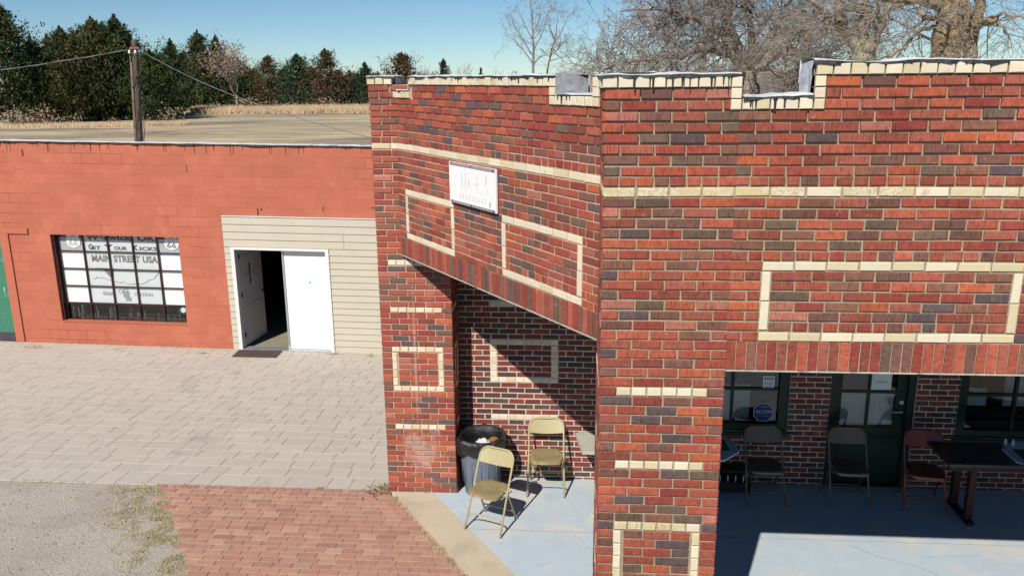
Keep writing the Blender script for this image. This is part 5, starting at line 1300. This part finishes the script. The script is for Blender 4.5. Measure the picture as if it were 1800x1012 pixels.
# giant ivy trunk (distance 30)
o0 = FP(1662, 100, 30); base = V3((o0.x, 30, -1))
def q2(px, py, dy=0): p = FP(px, py, 30+dy); return p-base
t, rg = laid(base, 'giant double trunked bare tree covered in dead ivy at the right', [
    ([(0, 0, 0), q2(1662, 100), q2(1668, 40), q2(1672, -10), q2(1676, -80)], [.66, .47, .40, .34, .26], 8),
    ([(.9, .2, 0), q2(1706, 98, .2), q2(1712, 45, .2), q2(1722, 0, .2), q2(1740, -70, .3)], [.34, .24, .19, .17, .12], 8),
    ([q2(1690, 70), q2(1700, 35), q2(1695, 0), q2(1700, -60)], [.16, .14, .12, .08], 4),
    ([q2(1650, 12), q2(1620, 2, -1), q2(1570, 2, -2), q2(1530, -20, -3)], [.16, .12, .09, .05], 9),
    ([q2(1715, 50), q2(1735, 35, -1), q2(1755, 38, -1), q2(1770, 60, -1), q2(1776, 85, -1)], [.09, .075, .05, .03, .01], 8),
    ([q2(1735, 36), q2(1760, 24, -1), q2(1790, 28, -1), q2(1820, 45, -1)], [.06, .045, .03, .012], 7),
    ([q2(1648, 35), q2(1625, 32, -1), q2(1612, 15, -1), q2(1600, -10, -1)], [.11, .08, .05, .03], 5),
    ([q2(1645, 48), q2(1615, 55, -1), q2(1590, 85, -2), q2(1560, 100, -2), q2(1520, 112, -3)], [.07, .06, .05, .03, .012], 8)], mat('ivy_bark', hexlin(178, 158, 128), 1, var=.4, vscale=9, bump=1, bscale=12, bdist=.08, var2=hexlin(142, 124, 98), v2scale=5, v2lo=.45, v2hi=.55), B1, 302)
mb = MB(); rg = random.Random(303)
for i in range(2600):     # dry ivy stems fuzzing the trunk
    z = rg.uniform(3.5, 9.5); a = rg.uniform(0, 6.28); rr = .47-.02*(z-3.5)+rg.uniform(-.03, .05); c0 = V3((.0+.02*(z-5), 0, z))
    p = c0+V3((rr*math.cos(a), rr*math.sin(a), 0)); d = V3((math.cos(a)*.5+rg.gauss(0, .5), math.sin(a)*.5+rg.gauss(0, .5), rg.gauss(0, .8))).normalized()
    mb.tube([p, p+d*rg.uniform(.08, .22)], [.012, .004], 3, cap=False)
mb.build('dry_ivy', mat('dry_ivy', hexlin(176, 156, 124), .95, var=.3, vscale=8), t)

# ================================================================== BRUSH, GRASS, WEEDS
def shrub(loc, w_, h_, n, seed, label, cols, leaf=.07, m=B3):
    rg = random.Random(seed); t = empty('shrub', loc); tag(t, label, 'shrub', 'leafy brush at the edge of the trees'); mb = MB(); lf = MB()
    for i in range(n//6):
        p = V3((rg.gauss(0, w_*.25), rg.gauss(0, w_*.25), 0)); d = V3((rg.gauss(0, .4), rg.gauss(0, .4), 1)).normalized(); pts = [p]
        for k in range(3): p = p+d*h_/3*rg.uniform(.6, 1.2); d = (d+V3((rg.gauss(0, .3), rg.gauss(0, .3), 0))).normalized(); pts.append(p)
        mb.tube(pts, [.02, .015, .01, .006], 3, cap=False)
        for _ in range(6):
            q = rg.choice(pts[1:])+V3((rg.gauss(0, .15*w_), rg.gauss(0, .15*w_), rg.gauss(0, .1*h_))); s_ = leaf*rg.uniform(.6, 1.5)
            a = V3((rg.gauss(0, 1), rg.gauss(0, 1), rg.gauss(0, 1))).normalized()*s_; b = a.orthogonal().normalized()*s_*.7; lf.face([q-a, q-b, q+a, q+b], 0, rg.choice(cols))
    mb.build('stems', m, t)
    if leaf: lf.build('dry_leaves', LEAFB, t)
    return t
DL = [hexlin(190, 164, 130), hexlin(164, 134, 104), hexlin(134, 100, 76), hexlin(204, 182, 150)]
names_ = ['far left', 'second from the left', 'third from the left', 'under the olive cedar', 'left of the pole', 'right of the pole', 'beside the grass edge']
for i, (px, d_, h_, n_) in enumerate(((14, 106, 2.2, 260), (58, 107, 2.6, 260), (84, 107, 1.2, 70), (112, 108, 1.2, 70), (190, 109, .9, 50), (262, 110, 1.2, 70), (296, 112, 2.2, 130))):
    shrub(at(px, d_), 3.0, h_, n_, 400+i, 'pale leafed shrub at the foot of the trees '+names_[i], DL, .10)
shrub(at(430, 150), 3, 3.0, 200, 411, 'tan leafed shrub at the foot of the pinkish oak', DL, .12)
shrub(at(566, 156), 2, 2.4, 110, 412, 'tan leafed shrub under the rusty brown cedar', DL, .12)
shrub(at(460, 38), 1.6, 2.4, 90, 413, 'small leafless bush standing alone behind the block building', DL, 0.0)
def stuff(mb, name, m, label, cat='grass'):
    o = mb.build(name, m); tag(o, label, cat, kind='stuff'); return o
GRS = mat('straw_grass', attr=True, rough=.9, spec=.1)
mb = MB(); rg = random.Random(500); ST_ = [hexlin(204, 180, 144), hexlin(188, 162, 126), hexlin(214, 192, 158), hexlin(180, 152, 122), hexlin(166, 136, 110)]
for i in range(26000):
    y = rg.uniform(128, 158); px = rg.uniform(292, 700)
    if y < 138+6*noise.noise((px*.02, 0, 0)): y += 12
    if px < 335 and y > 134: continue
    x = FP(px, 190, y).x; h_ = rg.uniform(.5, 1.15)*(1.2 if rg.random() < .1 else 1); w_ = rg.uniform(.03, .07); l = rg.gauss(0, .15)
    mb.face([(x-w_, y, -1.03), (x+w_, y, -1.03), (x+l, y+rg.gauss(0, .1), -1.03+h_)], 0, rg.choice(ST_))
stuff(mb, 'tall_dry_grass', GRS, 'tall straw coloured grass along the foot of the treeline')
mb = MB()
for i in range(9000):
    px = -40+rg.random()**1.0*370; y = rg.uniform(103+max(0, px-200)/130*5+1.5*noise.noise((px*.03, 0, 2)), 109.5); x = FP(px, 190, y).x; h_ = rg.uniform(.15, .5); w_ = rg.uniform(.03, .06); mb.face([(x-w_, y, -1.03), (x+w_, y, -1.03), (x+rg.gauss(0, .1), y, -1.03+h_)], 0, rg.choice(ST_))
stuff(mb, 'short_dry_grass', GRS, 'short straw coloured grass in front of the dark cedars')
# weeds along joints and the driveway edge
WD_ = [hexlin(182, 168, 128), hexlin(196, 180, 142), hexlin(160, 152, 108), hexlin(204, 188, 152), hexlin(140, 138, 96)]
mb = MB(); rg = random.Random(510)
def tuft(x, y, z, s_, n, cols=WD_, flat=.6):
    for _ in range(n):
        a = rg.uniform(0, 6.28); r_ = rg.random()**.6*s_; X_, Y_ = x+r_*math.cos(a), y+r_*math.sin(a); h_ = rg.uniform(.006, .03)*flat+.004; w_ = rg.uniform(.002, .005); b = rg.uniform(0, 6.28); l = rg.uniform(.01, .035)
        mb.face([(X_-w_*math.sin(b), Y_+w_*math.cos(b), z), (X_+w_*math.sin(b), Y_-w_*math.cos(b), z), (X_+l*math.cos(b), Y_+l*math.sin(b), z+h_)], 0, rg.choice(cols))
for i in range(1900):       # strip between the gravel and the brick drive
    y = 9.0-rg.random()*3.2; w_ = .75+.35*noise.noise((y*1.5, 3, 0)); x = lx(y)-.02-abs(rg.gauss(0, w_*.5))
    if noise.noise((x*4, y*4, 5)) < -.05: continue
    tuft(x, y, -.058, .05, 12)
for i in range(60): x = rg.uniform(-7.2, -2.3)**1; tuft(x, 9.065, -.05, .035, 9 if noise.noise((x*1.3, 0, 0)) > -.1 else 2)
for i in range(90): y = rg.uniform(6.0, 8.7); tuft(EDGE(y)-.03-abs(rg.gauss(0, .05)), y, -.048, .04, 12 if noise.noise((0, y*2.2, 4)) > 0 else 2)
for x, y, s_, n in ((-2.27, 9.12, .10, 160), (-2.3, 9.2, .08, 90), (-1.32, 7.86, .10, 200), (-1.22, 7.62, .09, 180), (-3.1, 9.08, .05, 60), (-1.05, 7.3, .1, 160), (-2.12, 8.9, .06, 60)): tuft(x, y, -.04, s_, n)
stuff(mb, 'weeds', GRS, 'low dry weeds along the edges of the paving', 'weeds')
mb = MB(); rg = random.Random(520)     # dead stalks at the pillar foot and litter by the walls
LT = [hexlin(120, 92, 66), hexlin(150, 122, 88), hexlin(90, 70, 54), hexlin(168, 142, 104)]
def litter(x, y, s_, n, l0=.02, l1=.07):
    for _ in range(n):
        X_, Y_ = x+rg.gauss(0, s_), y+rg.gauss(0, s_*.6); z = gh(X_, Y_)+rg.uniform(.004, .02); a = rg.uniform(0, 6.28); l = rg.uniform(l0, l1)
        mb.face([(X_, Y_, z), (X_+l*math.cos(a), Y_+l*math.sin(a), z+rg.uniform(0, .02)), (X_+l*.5*math.cos(a+.3), Y_+l*.5*math.sin(a+.3), z+.004)], 0, rg.choice(LT))
litter(-11.1, 15.45, .16, 120); litter(-7.45, 15.4, .06, 40); litter(-4.9, 15.7, .08, 60); litter(-4.1, 15.6, .05, 30); litter(-2.3, 9.1, .12, 130, .03, .12); litter(-9.3, 15.5, .05, 20)
for i in range(120): litter(rg.uniform(-11, -2.4), rg.uniform(9.3, 15.7), .01, 2, .02, .05)
for i in range(260): x = rg.uniform(-12, -3); litter(x, DB-.05-abs(rg.gauss(0, .04)), .02, 2, .01, .04)
stuff(mb, 'leaf_litter', GRS, 'dry leaves and stalks scattered on the paving', 'litter')
mb = MB(); rg = random.Random(530); SC = [hexlin(176, 168, 156), hexlin(160, 150, 138), hexlin(188, 180, 168), hexlin(136, 126, 114), hexlin(170, 156, 138)]
for i in range(4200):
    y = 9.05-rg.random()**.8*4.0; x = rg.uniform(-11, 0); 
    if x > lx(y)-.05-.2*rg.random(): continue
    s_ = rg.uniform(.004, .013); q = [V3((x+s_*math.cos(a+rg.random()*.6)*rg.uniform(.7, 1.2), y+s_*math.sin(a)*rg.uniform(.7, 1.2), -.062+s_*.9)) for a in (0, 1.26, 2.5, 3.77, 5.0)]; c = rg.choice(SC); ct = V3((x, y, -.062+s_*1.25))
    for k in range(5):
        k2 = (k+1) % 5; lo = lambda p: V3((x+(p.x-x)*1.3, y+(p.y-y)*1.3, -.062)); mb.face([q[k], q[k2], ct], 0, c); mb.face([lo(q[k]), lo(q[k2]), q[k2], q[k]], 0, c)
stuff(mb, 'loose_gravel', mat('stone_chips', attr=True, rough=.9), 'loose grey gravel stones over the lot', 'gravel')
mb = MB(); rg = random.Random(540); DW = [hexlin(120, 108, 98), hexlin(98, 88, 78), hexlin(70, 72, 54), hexlin(134, 122, 112), hexlin(56, 62, 44)]
for k in range(150):       # the low wood closing the plain beyond the station
    x0_ = rg.uniform(-45, 330); y0_ = rg.uniform(195, 240); h_ = rg.uniform(3.5, 6.8); r_ = rg.uniform(2, 4.5); c = rg.choice(DW)
    for i in range(150):
        u = rg.random(); a = rg.uniform(0, 6.28); q = r_*math.sqrt(max(0, 1-(u*1.7-.75)**2))*rg.random()**.5; p = V3((x0_+q*math.cos(a), y0_+q*math.sin(a), -1+h_*u)); kk = rg.uniform(.75, 1.3)
        d = V3((rg.gauss(0, .5), rg.gauss(0, .5), 1)).normalized()*rg.uniform(.4, .9); s2 = V3((rg.uniform(.04, .22), 0, 0)); mb.face([p-s2, p+s2, p+d], 0, tuple(v*kk for v in c))
stuff(mb, 'distant_woods', FOL, 'low grey brown wood along the horizon beyond the brick building', 'wood')
